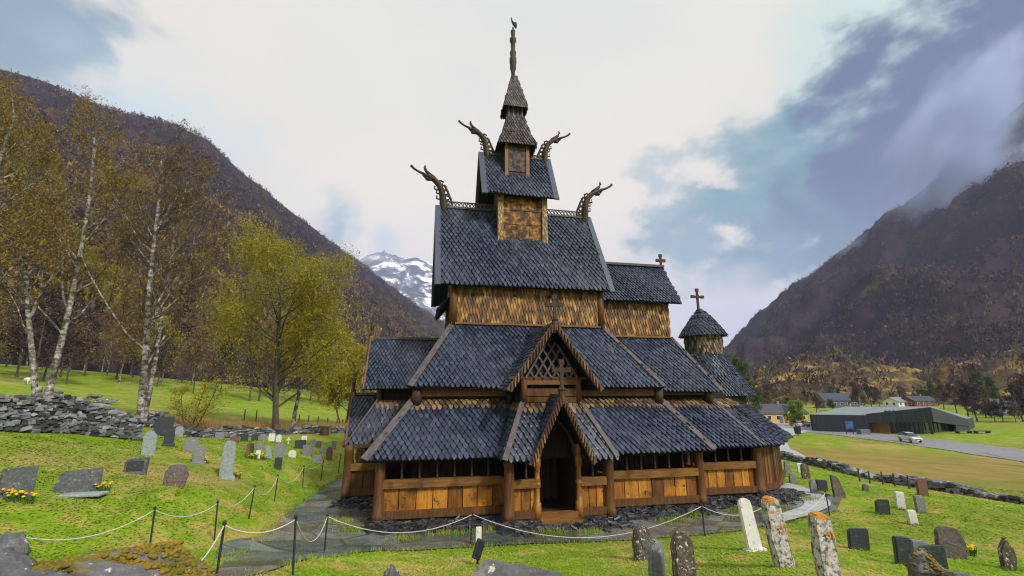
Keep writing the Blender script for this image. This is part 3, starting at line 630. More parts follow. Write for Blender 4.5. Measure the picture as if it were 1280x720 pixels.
# ---- chancel
shingle_wall('chancel_wall', [([(9.05, 22.48, 7.7), (13.52, 22.48, 7.7), (13.52, 22.48, 10.0), (9.05, 22.48, 10.0)], (0, -1, 0))], core=[((11.3, 24, 8.85), (4.42, 3.0, 2.3))], holes=[(13.0, 22.46, 9.25)])
kS = [(9.0, 22.05, 9.76), (14.12, 22.05, 9.76), (14.26, 24, 12.3), (9.0, 24, 12.3)]
o = roof('chancel_roof', [kS, mirror(kS)], detail=[0], w=.19, e=.2, m='shingle')
part('ridge_board', MB().beam((9.4, 23.95, 12.36), (14.28, 23.95, 12.36), .24, .14), M['board'], o)
part('gable_wall', MB().add([(13.45, 22.3, 9.7), (13.45, 25.7, 9.7), (13.45, 24, 12.0), (13.3, 22.3, 9.7), (13.3, 25.7, 9.7), (13.3, 24, 12.0)], [(0, 1, 2), (3, 5, 4), (0, 2, 5, 3)]), M['wood_dark'], o)
qS = [(8.6, 20.1, 5.0), (14.62, 20.1, 5.0), (13.55, 22.5, 7.82), (8.6, 22.5, 7.82)]
qE = [(14.62, 20.1, 5.0), (14.62, 27.9, 5.0), (13.55, 25.5, 7.82), (13.55, 22.5, 7.82)]
o = roof('chancel_aisle_roof', [qS, qE, mirror(qS)], detail=[0, 1], w=.215, e=.205)
hip(qS[2], qS[1], .22, .06, parent=o)
part('roof_cap_board', MB().beam((9.2, 22.42, 7.87), (13.6, 22.42, 7.87), .14, .08), M['shingle_gold'], o)
# apse with its round turret
def round_roof(name, c, prof, m, n=20, w=.17, e=.17):
    return pyramid_roof(name, c[0], c[1], prof, m, w, e, n, 0)
AX = 16.55
round_roof('apse_roof', (AX, 24), [(2.45, 4.75), (1.75, 5.9), (1.12, 7.05)], 'shingle')
mb = MB().lathe((AX, 24, 0), [(1.0, 6.9), (1.0, 8.35)], 20); o = part('apse_turret_wall', mb, M['wood_dark'])
sh = MB()
for k in range(20):
    t0 = 2*math.pi*k/20; t1 = 2*math.pi*(k+1)/20; r = 1.03
    shingles(sh, [(AX+r*math.cos(t0), 24+r*math.sin(t0), 6.95), (AX+r*math.cos(t1), 24+r*math.sin(t1), 6.95), (AX+r*math.cos(t1), 24+r*math.sin(t1), 8.3), (AX+r*math.cos(t0), 24+r*math.sin(t0), 8.3)], .16, .2, outward=(math.cos(t0), math.sin(t0), 0), drop=0)
part('shingle_covering', sh, mat('pale_shingle', [(.2, (.030, .022, .018)), (.5, (.12, .085, .055)), (.85, (.36, .29, .20))], 7, 5, island=.6, rough=.7, bump=.4), o)
round_roof('apse_turret_roof', (AX, 24), [(1.32, 8.15), (1.05, 8.6), (.62, 9.2), (.25, 9.65), (.1, 9.85)], 'shingle')
cross(AX-.12, 24, 9.9, 1.1, .66, stem=.3)

# ---- porches: the same front on the south and on the west side
def porch(T, west=False):
    out = Vector(T(0, 1, 0))-Vector(T(0, 0, 0)); sd = Vector(T(1, 0, 0))-Vector(T(0, 0, 0))
    pz = [T(*q) for q in [(-2.12, 1.0, 2.64), (2.12, 1.0, 2.64), (1.2, -.2, 4.58), (-1.2, -.2, 4.58)]]
    pa = [T(*q) for q in [(-2.12, 1.0, 2.64), (-1.05, 1.0, 2.64), (-.16, -.2, 4.58), (-1.2, -.2, 4.58)]]
    pb = [T(*q) for q in [(1.05, 1.0, 2.64), (2.12, 1.0, 2.64), (1.2, -.2, 4.58), (.16, -.2, 4.58)]]
    pl = [T(*q) for q in [(-2.12, -.02, 2.64), (-2.12, 1.0, 2.64), (-1.2, -.2, 4.58), (-1.2, -2.05, 4.58)]]
    pr = [T(*q) for q in [(2.12, 1.0, 2.64), (2.12, -.02, 2.64), (1.2, -2.05, 4.58), (1.2, -.2, 4.58)]]
    o = roof('porch_block_roof', [pa, pb, pl, pr], top_course=.3)
    hip(pz[3], pz[0], .2, .07, up=tuple(out*.6+Vector((0, 0, .8))), parent=o, lift=.06); hip(pz[2], pz[1], .2, .07, up=tuple(out*.6+Vector((0, 0, .8))), parent=o, lift=.06)
    # lower gable over the portal
    def gable(hw, ze, zr, f, back_r, back_e, lab, board_w):
        L = [T(*q) for q in [(-hw, f, ze), (0, f, zr), (0, back_r, zr), (-hw, back_e, ze)]]
        Rr = [T(*q) for q in [(hw, back_e, ze), (0, back_r, zr), (0, f, zr), (hw, f, ze)]]
        g = roof(lab, [L, Rr], w=.17, e=.17, deck=.08)
        for s in (-1, 1):
            bm_ = MB(); steps = 15
            a = Vector(T(s*hw*1.02, f+.04, ze-.05)); b = Vector(T(0, f+.04, zr+.02)); dirv = (b-a)/steps; inw = Vector((-sd.x*s, -sd.y*s, -.35)).normalized()
            bm_.beam(a, b, .07, board_w, tuple(inw))
            nrm = Vector((sd.x*s, sd.y*s, .6)).normalized()
            for k in range(steps):            # overlapping tongues nailed along the board
                p = a+dirv*k; q = a+dirv*(k+1.5)
                bm_.beam(p+inw*(board_w*.44)+out*.045, q-inw*(board_w*.36)+out*.03, .045, .2, tuple(out))
            part('barge_board', bm_, M['gable_shingle'], g)
        part('ridge_board', MB().beam(T(0, f+.06, zr+.06), T(0, back_r, zr+.06), .14, .12), M['board'], g)
        return g
    up = gable(1.82, 5.12, 7.62, .4, -3.6, -1.9, 'upper_gable_roof', .22)
    lo = gable(1.16, 2.56, 4.82, 1.1, -.6, .35, 'portal_gable_roof', .2)
    # upper front: posts, beams and lattice
    for a in (-1.12, 1.12): 
        q = T(a, -.25, 0); part('gable_post', MB().lathe((q[0], q[1], 0), [(.14, 4.5), (.14, 5.6)], 10), M['wood_brown'], smooth=True)
    mb = MB()
    for zc, h in ((4.72, .2), (5.0, .3), (5.42, .24)): mb.beam(T(-1.1, -.22, zc), T(1.1, -.22, zc), .1, h)
    part('gable_beam', mb, M['wood_brown'])
    wl_ = MB().beam(T(-1.75, -.2, 5.56), T(1.75, -.2, 5.56), .1, .1)
    part('gable_tie_beam', wl_, M['wood_brown'])
    part('gable_wall', MB().add([T(-1.2, -.45, 4.4), T(1.2, -.45, 4.4), T(1.2, -.45, 5.9), T(0, -.45, 7.5), T(-1.2, -.45, 5.9)], [(0, 1, 2, 3, 4)])
         .add([T(-1.2, -.45, 4.4), T(-1.2, -2.2, 4.4), T(-1.2, -2.2, 5.7), T(-1.2, -.45, 5.7)], [(0, 1, 2, 3)]).add([T(1.2, -.45, 4.4), T(1.2, -2.2, 4.4), T(1.2, -2.2, 5.7), T(1.2, -.45, 5.7)], [(0, 1, 2, 3)]), M['interior'])
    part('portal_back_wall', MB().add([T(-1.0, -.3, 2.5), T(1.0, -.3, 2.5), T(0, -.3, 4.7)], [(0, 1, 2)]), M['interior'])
    mb = MB()
    for s in (-1, 1):
        for k in range(-3, 4):
            x0 = k*.36; z0 = 5.55
            # slanting lath clipped by the gable slopes
            best = 0
            for t in np.linspace(0, 1.6, 33):
                x = x0+s*t*.62; z = z0+t
                if z < 7.25-abs(x)*1.42: best = t
                else: break
            if best > .12: mb.beam(T(x0, -.12+.02*s, z0), T(x0+s*best*.62, -.12+.02*s, z0+best), .07, .04, tuple(out))
    part('gable_lattice', mb, M['board'])
    # portal posts, threshold, doorway
    for a in (-.8, .8):
        q = T(a, .42, 0)
        part('portal_post', MB().lathe((q[0], q[1], 0), [(.15, .5), (.15, 1.1), (.11, 1.12), (.10, 1.7), (.13, 1.74), (.13, 1.8), (.10, 1.84), (.10, 2.3), (.14, 2.35), (.14, 2.6), (.12, 2.62), (.12, 3.1)], 12), M['wood_amber'], smooth=True)
    part('threshold', MB().beam(T(-.7, .42, .68), T(.7, .42, .68), .3, .18).beam(T(-.75, .7, .5), T(.75, .7, .5), .36, .2), M['wood_rail'])
    part('portal_floor', MB().box(T(0, -.8, .6), (1.5, 2.2, .08) if not west else (2.2, 1.5, .08)), M['wood_dark'])
    arch = MB()
    pts = [T(-.68, .4, 2.7), T(-.62, .4, 3.1), T(-.42, .4, 3.55), T(0, .4, 4.0), T(.42, .4, 3.55), T(.62, .4, 3.1), T(.68, .4, 2.7)]
    arch.tube(pts, .07, 6); part('portal_arch', arch, M['wood_dark'])
    for a in (-.78, .78):                     # dark plank walls lining the passage
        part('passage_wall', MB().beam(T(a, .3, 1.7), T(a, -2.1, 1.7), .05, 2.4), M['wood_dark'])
    mb = MB()
    for a in (-.55, .55): mb.beam(T(a, -2.0, .6), T(a, -2.0, 3.4), .24, .12, tuple(out))
    mb.beam(T(-.7, -2.0, 3.4), T(.7, -2.0, 3.4), .14, .25)
    part('door_frame', mb, M['wood_dark'])
    d = MB()
    for k in range(4): d.beam(T(-.33+k*.22, -2.1, .62), T(-.33+k*.22, -2.1, 3.3), .205, .06, tuple(out))
    dr = part('door', d, M['wood_dark']); part('door_hinge', MB().beam(T(-.4, -2.05, 1.2), T(.2, -2.05, 1.2), .03, .07).beam(T(-.4, -2.05, 2.6), T(.2, -2.05, 2.6), .03, .07), M['iron'], dr)
    for (a, b, zz, st) in ((0, 1.12, 5.35, .5), (0, .42, 7.95, .3)):
        q = T(a, b, zz)
        if not west: cross(q[0], q[1], q[2], .78, .54, stem=st)
        else: part('finial', MB().lathe((q[0], q[1], q[2]-st), [(.1, 0), (.12, .2), (.06, .35), (.1, .6), (.05, .8), (.06, 1.0), (.015, 1.25)], 8), M['wood_dark'])
        sp = MB(); 
        c = T(a, b-.02, zz-st-.35)
        sp.lathe((c[0], c[1], c[2]), [(.02, 0), (.16, .1), (.14, .4), (.08, .6)], 6); part('finial_base', sp, M['shingle_gold'])
porch(lambda a, b, z: (5.2+a, 17.4-b, z))
porch(lambda a, b, z: (-2.05-b, 24-a, z), True)

# ================================================================== CHURCHYARD
def jit_mesh(o, amp, sc, seed=0):
    me = o.data; n = len(me.vertices); co = np.empty(n*3); me.vertices.foreach_get('co', co); co = co.reshape(-1, 3)
    q = co*sc+seed*13.7
    co[:, 0] += amp*2*fbm(q[:, 1]+q[:, 2]*.7, q[:, 2]+q[:, 0]*.6, 4, seed); co[:, 1] += amp*2*fbm(q[:, 0]+q[:, 2]*.5+9, q[:, 2]-q[:, 1], 4, seed+3); co[:, 2] += amp*1.2*fbm(q[:, 0]+5, q[:, 1]+q[:, 2]*.4+3, 4, seed+5)
    me.vertices.foreach_set('co', co.ravel()); me.update()
PROF = {  # outline of a headstone, half-width units / height units, left to right over the top
 'flat': [(-1, 0), (-1, 1), (1, 1), (1, 0)],
 'slant': [(-1, 0), (-1, .82), (-.6, .95), (1, 1), (1, 0)],
 'round': [(-1, 0), (-1, .74), (-.86, .86), (-.6, .95), (-.2, 1), (.2, 1), (.6, .95), (.86, .86), (1, .74), (1, 0)],
 'arch': [(-.9, 0), (-1, .6), (-.9, .8), (-.55, .95), (0, 1), (.55, .95), (.9, .8), (1, .6), (.9, 0)],
 'shoulder': [(-1, 0), (-1, .8), (-.7, .86), (-.45, .97), (0, 1), (.45, .97), (.7, .86), (1, .8), (1, 0)],
 'stele': [(-1, 0), (-.86, .9), (-.55, .98), (.1, 1), (.7, .96), (.86, .88), (1, 0)],
 'point': [(-1, 0), (-.95, .55), (-.5, .8), (-.35, .88), (-.2, 1), (.15, .97), (.3, .85), (.8, .7), (1, .4), (.95, 0)],
 'rough': [(-1, 0), (-1.02, .5), (-.92, .86), (-.6, .98), (-.1, 1), (.5, .96), (.82, .84), (.98, .5), (.9, 0)],
 'wedge': [(-.8, 0), (-1, .9), (-.7, 1), (.1, .92), (.45, .6), (1, .2), (1.05, 0)],
 'para': [(-1, 0), (-.74, .86), (-.64, .93), (.1, .95), (1, 1), (1, 0)],
 'cross': [(-.3, 0), (-.3, .5), (-1, .5), (-1, .72), (-.3, .72), (-.3, 1), (.3, 1), (.3, .72), (1, .72), (1, .5), (.3, .5), (.3, 0)],
}
GC = [0]; FEET = []
def grave(px, yt, yb, w, prof, m, label, th=.14, yaw=0., lean=0., side=0., rough=0., base=None, group=None, hmin=5, extra=None, pm='g_dark'):
    x, y, h = hit(px, yb, hmin); z = g1(x, y)
    d = ray(px, yt); t = math.hypot(x, y)/math.hypot(d[0], d[1]); H_ = max(.25, CAM[2]+d[2]*t-z)
    hw = w*h/ math.hypot(FPX, HZ-360)/2*.97*h/math.hypot(x, y)
    GC[0] += 1; FEET.append((x, y, hw, -math.atan2(x, y)*.8+yaw)); e = empty('gravestone', (x, y, z), label, 'gravestone', group)
    e.rotation_euler = (lean, side, -math.atan2(x, y)*.8+yaw)
    pts = PROF[prof]; bm = bmesh.new()
    f = [bm.verts.new((a*hw, -th/2, b*H_-(.12 if b == 0 else 0))) for a, b in pts]
    fc = bm.faces.new(f); r = bmesh.ops.extrude_face_region(bm, geom=[fc]); 
    bmesh.ops.translate(bm, verts=[v for v in r['geom'] if isinstance(v, bmesh.types.BMVert)], vec=(0, th, 0))
    bmesh.ops.recalc_face_normals(bm, faces=bm.faces)
    if prof != 'cross' or True: bmesh.ops.bevel(bm, geom=[e_ for e_ in bm.edges], offset=min(.025, th*.2, hw*.2), segments=2, affect='EDGES', clamp_overlap=True)
    if rough:
        bmesh.ops.triangulate(bm, faces=bm.faces)
        for _ in range(3): bmesh.ops.subdivide_edges(bm, edges=[q for q in bm.edges if q.calc_length() > .09], cuts=1)
    me = bpy.data.meshes.new('stone'); bm.to_mesh(me); bm.free(); me.materials.append(M[m])
    o = bpy.data.objects.new('stone', me); COL.objects.link(o); o.parent = e; ORG[o.name] = Vector((0, 0, 0)); ORG[e.name] = Vector((0, 0, 0))
    if rough: jit_mesh(o, rough, 5, GC[0])
    # a plinth at the foot
    if base:
        b = MB().box((0, 0, base*.5-.08), (hw*2.5, th*2.4, base+.16)); bevel(b.build('plinth', M[m], e), .015)
    # carved inscription field: recessed smoother panel
    if extra == 'panel':
        bevel(MB().box((0, -th/2-.004, H_*.5), (hw*1.5, .03, H_*.62)).build('polished_panel', M[pm], e), .008)
    return e
G = grave
# left of the path
G(18, 585, 622, 44, 'flat', 'g_slate', 'wide dark grey headstone cut by the left photo edge, daffodils at its foot', .2, .1, .0, rough=.03)
G(94, 587, 617, 60, 'para', 'g_slate', 'broad dark grey headstone with slanted left edge and a ledger slab before it', .16, .0, -.06, rough=.025)
G(169, 572, 592, 29, 'slant', 'g_slate', 'low black headstone with rough chiselled edges alone on the grass', .22, -.25, rough=.03, extra='panel')
G(219, 581, 607, 28, 'rough', 'g_brown', 'round-topped rough brown headstone in the middle of the left lawn', .2, -.1, rough=.05, extra='panel', pm='g_brown')
G(184, 538, 570, 17, 'shoulder', 'g_blue', 'tall pale blue-grey headstone right of the end of the dry stone wall', .14, .1)
G(155, 534, 549, 15, 'round', 'g_red', 'small reddish headstone leaning against the dry stone wall', .12, 0)
G(203, 521, 545, 24, 'flat', 'g_dark', 'big square black granite headstone beside the tall birch trunk', .18, 0, base=.35)
G(210, 537, 558, 13, 'round', 'g_dark', 'narrow dark round-topped headstone before the big black granite one', .16, 0, base=.12)
G(223, 533, 546, 11, 'round', 'g_blue', 'small pale blue headstone behind the far row of the left lawn', .12)
G(238, 547, 565, 19, 'shoulder', 'g_grey', 'squat grey headstone directly behind the dark arched one', .15, .1)
G(247, 557, 580, 16, 'arch', 'g_grey', 'arched dark grey headstone with daffodils at its right foot', .14, .2, base=.08)
G(282, 551, 598, 18, 'stele', 'g_blue', 'tallest pale stele on the left lawn with yellow flowers beside it', .24, .1, rough=.025, base=.06)
far = [(274, 540, 549, 12, 'flat', 'g_grey', 'small grey square headstone at the left end of the far row by the field wall'),
 (293, 545, 554, 12, 'round', 'g_red', 'low red headstone in the far row by the field wall'),
 (305, 543, 552, 10, 'flat', 'g_dark', 'black square headstone in the far row right of the low red one'),
 (318, 542, 551, 9, 'arch', 'g_dark', 'dark arched headstone in the far row between two square ones'),
 (328, 543, 551, 8, 'flat', 'g_grey', 'little grey headstone in the far row left of two white ones'),
 (339, 542, 552, 8, 'flat', 'g_white', 'left one of the two white headstones below the green tree'),
 (348, 543, 553, 7, 'arch', 'g_white', 'right one of the two white headstones below the green tree'),
 (360, 546, 556, 5, 'cross', 'g_white', 'small white cross-shaped headstone under the green tree'),
 (380, 545, 551, 7, 'flat', 'g_white', 'tiny white headstone at the back beside the brown stump'),
 (375, 550, 561, 14, 'flat', 'g_dark', 'wide dark headstone standing behind the pale blue one'),
 (309, 554, 573, 5, 'stele', 'g_red', 'thin brown post-like headstone with black neighbour at its right'),
 (314, 554, 566, 6, 'arch', 'g_dark', 'thin black headstone touching the brown post-like one'),
 (324, 552, 563, 10, 'shoulder', 'g_grey', 'grey shouldered headstone above the small white block'),
 (322, 563, 573, 6, 'flat', 'g_white', 'small white block headstone with daffodils around it'),
 (335, 556, 573, 10, 'wedge', 'g_blue', 'pale headstone leaning to the right beside the round grey one'),
 (349, 554, 572, 16, 'round', 'g_grey', 'wide round grey headstone behind the short black pillar'),
 (347, 572, 587, 9, 'flat', 'g_dark', 'short black pillar headstone close to the path fence'),
 (365, 563, 572, 10, 'rough', 'g_white', 'rough whitish boulder headstone right of the round grey one'),
 (384, 556, 569, 13, 'flat', 'g_grey', 'dark grey square headstone right of the whitish boulder'),
 (391, 549, 556, 8, 'round', 'g_grey', 'tiny grey round headstone at the far end near the stump'),
 (398, 551, 560, 7, 'arch', 'g_brown', 'pinkish arched headstone near the porch corner'),
 (404, 558, 567, 8, 'shoulder', 'g_blue', 'small bluish shouldered headstone near the porch corner'),
 (396, 569, 579, 12, 'slant', 'g_blue', 'low slanted bluish headstone just beyond the rope fence'),
 (411, 558, 575, 8, 'arch', 'g_red', 'dark red arched headstone nearest the west porch roof'),
 (417, 551, 561, 6, 'flat', 'g_grey', 'little grey headstone half hidden by the west porch eave')]
for a in far: G(*a, th=.13, yaw=random.uniform(-.25, .25), hmin=14)
# right of the church, far part
rf = [(985, 576, 593, 8, 'stele', 'g_grey', 'grey upright headstone nearest the church corner on the right'),
 (991, 592, 604, 9, 'arch', 'g_grey', 'small arched headstone standing before the row at the church corner'),
 (1001, 579, 591, 8, 'flat', 'g_white', 'pale flat headstone at the back by the lane'),
 (1008, 579, 599, 11, 'round', 'g_mottle', 'mottled dark round headstone in the back row by the lane'),
 (1018, 600, 618, 9, 'round', 'g_grey', 'narrow pale pillar headstone touching the black slab'),
 (1028, 600, 614, 14, 'flat', 'g_dark', 'black polished slab headstone beside the narrow pale pillar'),
 (1049, 594, 622, 17, 'wedge', 'g_brown', 'large irregular grey-brown wedge of stone by the end of the path'),
 (1082, 605, 614, 8, 'arch', 'g_brown', 'tiny brown headstone alone in front of the low wall'),
 (1154, 598, 620, 14, 'slant', 'g_red', 'reddish headstone standing against the low stone wall'),
 (1104, 624, 643, 18, 'slant', 'g_dark', 'dark slab headstone left of the three small pale ones'),
 (1126, 615, 636, 12, 'flat', 'g_white', 'pale headstone at the left of three small pale ones'),
 (1152, 620, 641, 13, 'flat', 'g_grey', 'pale grey headstone at the right of three small pale ones'),
 (1142, 638, 656, 12, 'flat', 'g_white', 'lowest and nearest of the three small pale headstones'),
 (1074, 660, 687, 26, 'slant', 'g_dark', 'dark slanted slab headstone right of the orange-topped stones'),
 (1131, 672, 707, 22, 'flat', 'g_dark', 'black square headstone left of the grey-green one'),
 (1151, 676, 703, 20, 'flat', 'g_grey', 'grey-green headstone wedged between two black ones'),
 (1168, 682, 710, 34, 'slant', 'g_dark', 'wide black slanted headstone behind the lichened boulder'),
 (1191, 659, 698, 37, 'rough', 'g_brown', 'big rough brown headstone with a yellow flower at its foot'),
 (1262, 673, 712, 21, 'point', 'g_mottle', 'dark jagged pointed headstone near the right photo edge')]
for a in rf:
    big = a[2]-a[1] > 25
    G(*a, th=.16, yaw=.25, rough=.03 if a[4] in ('wedge', 'rough', 'point') else 0, hmin=7, side=random.uniform(-.05, .05))
# right foreground
G(803, 657, 700, 19, 'round', 'g_mottle', 'grey lichen-mottled round headstone, left of the three before the church', .26, .4, rough=.04, hmin=8)
G(822, 674, 726, 19, 'shoulder', 'g_grey', 'smooth grey shouldered headstone, middle of the three before the church', .2, .5, hmin=8)
G(856, 665, 730, 26, 'round', 'g_mottle', 'dark round headstone with white lichen specks, right of the three before the church', .22, .3, rough=.03, hmin=8)
G(944, 623, 689, 21, 'stele', 'g_white', 'white marble stele with lichen specks on its right rim', .12, .45, -.05, -.12, base=.06, hmin=8)
G(981, 621, 709, 25, 'stele', 'g_lichen_top', 'tall lichen-crusted stone with orange top next to the white stele', .24, .4, 0, -.14, rough=.04, hmin=8)
G(1038, 641, 728, 28, 'stele', 'g_lichen_top', 'lichen-crusted pointed stone nearest the camera in the right foreground', .24, .35, 0, -.05, rough=.04, hmin=7)

# ledger slab
x, y, h = hit(100, 621); b = MB()
sl = MB().box((0, 0, .05), (1.4, .55, .1)).build('ledger_slab', M['g_blue'], None, (x, y, g1(x, y)+.02)) if False else None
mb = MB().box((x, y, g1(x, y)+.04), (1.2, .45, .08)); o = mb.build('ledger_slab', M['g_blue'], None, (x, y, g1(x, y))); bevel(o, .02); tag(o, 'flat blue-grey grave slab lying before the broad headstone', 'grave slab')

# daffodils
def daffodils(px, py, n, r, label):
    x, y, h = hit(px, py); e = empty('daffodil_clump', (x, y, g1(x, y)), label, 'flowers'); ORG[e.name] = Vector((x, y, g1(x, y)))
    st = MB(); fl = MB(); rr = random.Random(int(px*7+py))
    for k in range(n):
        a = rr.uniform(0, 6.28); q = r*math.sqrt(rr.random()); bx = x+q*math.cos(a); by = y+q*math.sin(a)*.6; bz = g1(bx, by)-.03; hh = rr.uniform(.16, .3)
        tx, ty = bx+rr.uniform(-.05, .05), by+rr.uniform(-.05, .05)
        st.tube([(bx, by, bz), (tx, ty, bz+hh)], [.006, .005], 4)
        for j in range(3): st.beam((bx, by, bz), (bx+rr.uniform(-.1, .1), by+rr.uniform(-.1, .1), bz+hh*rr.uniform(.7, 1)), .018, .004)
        c = Vector((tx, ty, bz+hh))
        fl.lathe(c, [(.015, -.02), (.022, 0), (.03, .03)], 6)
        for j in range(6):
            t = j*1.047; d = Vector((math.cos(t), math.sin(t), .15)); s = Vector((-math.sin(t), math.cos(t), 0))
            fl.add([c, c+d*.03+s*.018, c+d*.06, c+d*.03-s*.018], [(0, 1, 2, 3)])
    st.build('stems', M['stem'], e); fl.build('petals', M['flower'], e)
daffodils(24, 627, 26, .38, 'daffodils in bloom before the wide headstone at the left edge')
daffodils(124, 616, 26, .28, 'daffodils in bloom at the right foot of the broad dark grey headstone')
daffodils(255, 579, 14, .25, 'yellow daffodils beside the arched dark grey headstone')
daffodils(294, 597, 18, .3, 'yellow daffodils right of the tallest pale stele')
daffodils(314, 573, 14, .3, 'yellow daffodils left of the small white block headstone')
daffodils(327, 574, 14, .3, 'yellow daffodils right of the small white block headstone')
daffodils(1213, 695, 9, .16, 'small yellow flowers beside the big rough brown headstone')

# ------------------------------------------------------------------ dry stone walls
def dry_wall(name, line, height, width, label, cat, sl=.42, seed=1, m='drystone', up=None):
    rr = random.Random(seed); p = resample(line, 400); L = np.concatenate([[0], np.cumsum(np.hypot(*np.diff(p, axis=0).T))]); T = L[-1]
    mb = MB(); zs = gz(p[:, 0], p[:, 1])
    def P_(s): return np.interp(s, L, p[:, 0]), np.interp(s, L, p[:, 1]), np.interp(s, L, zs)
    zrow = 0; hts = height if hasattr(height, '__len__') else [height, height]
    while zrow < max(hts):
        ht = rr.uniform(.09, .17); s = rr.uniform(-.3, 0)
        while s < T:
            ln = rr.uniform(.55, 1.5)*sl; hm = np.interp(s/T, np.linspace(0, 1, len(hts)), hts)+.15*math.sin(s*.9)
            if zrow < hm:
                x, y, z = P_(min(T, max(0, s+ln/2))); x2, y2, _ = P_(min(T, s+ln)); x1, y1, _ = P_(max(0, s)); a = math.atan2(y2-y1, x2-x1)
                wd = width*(1-.25*zrow/max(hts))
                for sd in (-1, 1):
                    rot = Matrix.Rotation(a+rr.uniform(-.22, .22), 3, 'Z')@Matrix.Rotation(rr.gauss(0, .16), 3, 'Y')@Matrix.Rotation(rr.gauss(0, .2), 3, 'X')
                    off = sd*wd*.25+rr.uniform(-.05, .05)
                    i0 = len(mb.v); mb.box((x-math.sin(a)*off, y+math.cos(a)*off, z+zrow+ht/2-.05), (ln*.97, wd*.52, ht*1.05), rot, rr.uniform(.8, 1))
                    for k in range(i0, len(mb.v)):
                        v = mb.v[k]; mb.v[k] = (v[0]+rr.uniform(-.035, .035), v[1]+rr.uniform(-.035, .035), v[2]+rr.uniform(-.025, .025))
            s += ln
        zrow += ht*.92
    o = mb.build(name, M[m], None, (*p[200], zs[200])); tag(o, label, cat); return o
dry_wall('stone_wall', [at(-330, 560, 15), at(-140, 545, 17), at(0, 537, 19), at(80, 543, 22), at(168, 549, 25)], [1.5, 1.55, 1.5, 1.4, 1.15], .8, 'tall dry stone wall on the left running up to the birch trunk', 'stone wall', .30, 2)
dry_wall('field_wall', [at(172, 546, 28), at(230, 546, 33), at(300, 548, 37), at(360, 550, 40), at(430, 553, 44)], [.7, .6, .55, .5], .7, 'low far stone wall between the graveyard and the green field', 'stone wall', .5, 3)
dry_wall('boundary_wall', wl, [.5, .5, .48, .42, .36, .34], .75, 'low grey stone wall between right-hand graves and dry meadow', 'stone wall', .38, 4)
for i, (px, yt, yb) in enumerate([(1075, 592, 601), (1088, 594, 604), (1104, 596, 605), (1119, 598, 607), (1137, 601, 610)]):
    x, y, h = hit(px, yb+1, 12); z = g1(x, y); mb = MB().lathe((x, y, z-.1), [(.05, 0), (.045, .75), (.02, .8)], 6)
    tag(mb.build('wall_stake', M['board'], None, (x, y, z)), 'short weathered wooden stake leaning along the low stone wall', 'stake', 'wooden stakes along the low wall')

# ------------------------------------------------------------------ foreground rocks
M['moss'] = mat('moss_cushions', [(.25, (.055, .055, .008)), (.45, (.13, .115, .012)), (.58, (.21, .145, .014)), (.8, (.30, .13, .02))], 1.3, 4, island=.25, rough=.95, bump=.6)
def rock(px, py, h, d, m, label, seed, sub=6, rz=0, rough=.12, dz=0, moss=0):
    x, y, z = at(px, py, h)
    bm = bmesh.new(); bmesh.ops.create_icosphere(bm, subdivisions=sub, radius=1)
    rm = Matrix.Rotation(rz, 3, 'Z')
    co = np.array([v.co[:] for v in bm.verts]); g = np.random.default_rng(seed)
    c = np.sign(co)*np.abs(co)**.7
    for _ in range(16):                    # cleave with random planes: flat breaks and edges
        nrm = g.normal(size=3); nrm[2] *= .8; nrm /= np.linalg.norm(nrm); dd = g.uniform(.62, .95); over = np.maximum(c@nrm-dd, 0); c = c-over[:, None]*nrm*.96
    q = c*1.7+seed*7.1
    nn = fbm(q[:, 0]+q[:, 2]*.8, q[:, 1]-q[:, 2]*.6, 4, seed)*rough*1.2+(fbm(q[:, 0]*4+q[:, 2]*3, q[:, 1]*4+q[:, 2]*9, 5, seed+2))*rough*1.1
    lay = np.floor((c[:, 2]+.08*fbm(q[:, 0]*2, q[:, 1]*2, 3, seed))*6)/6
    c = c*(1+nn)[:, None]; c[:, :2] *= (1+.10*(_hash(lay*7.3, lay*0+seed, 2)-.5))[:, None]
    for v, k in zip(bm.verts, c): v.co = rm@Vector((k[0]*d[0]/2, k[1]*d[1]/2, k[2]*d[2]/2))
    me = bpy.data.meshes.new('boulder'); bm.to_mesh(me); bm.free(); me.polygons.foreach_set('use_smooth', [True]*len(me.polygons)); me.materials.append(M[m])
    o = bpy.data.objects.new('boulder', me); COL.objects.link(o); o.location = (x, y, z-d[2]/2+dz); tag(o, label, 'boulder')
    if moss:
        g = random.Random(seed); ms = MB(); vv = [v for v in me.vertices if v.normal.z > .1 and v.co.z > d[2]*.12 and math.sin(v.co.x*3.1+seed)+math.sin(v.co.y*4.3+v.co.x*1.7) > -.3]
        for _ in range(moss):
            v = g.choice(vv).co; r_ = g.choice((.008, .012, .016, .03))*g.uniform(.8, 1.3)
            ms.lathe((v.x+g.gauss(0, .01), v.y+g.gauss(0, .01), v.z-r_*.4), [(r_, 0), (r_*.85, r_*.5), (r_*.3, r_*.9)], 5)
        me2 = bpy.data.meshes.new('moss'); me2.from_pydata(ms.v, [], ms.f); me2.polygons.foreach_set('use_smooth', [True]*len(me2.polygons)); me2.materials.append(M['moss']); mo = bpy.data.objects.new('moss', me2); COL.objects.link(mo); mo.parent = o; jit_mesh(mo, .012, 30, seed)
    return o
rock(150, 681, 5.0, (1.9, 1.1, 1.3), 'moss_rock', 'big boulder with orange and olive moss in the bottom left foreground', 3, rz=.25, moss=7000)
rock(2, 667, 5.2, (.5, .5, 1.6), 'grey_rock', 'small pale grey boulder at the left photo edge', 9)
rock(8, 676, 4.6, (.7, .7, 1.3), 'grey_rock', 'dark flat boulder below the small pale one at the left edge', 6)
rock(44, 698, 4.2, (.7, .7, 1.2), 'grey_rock', 'purplish grey boulder before the mossy boulder', 8)
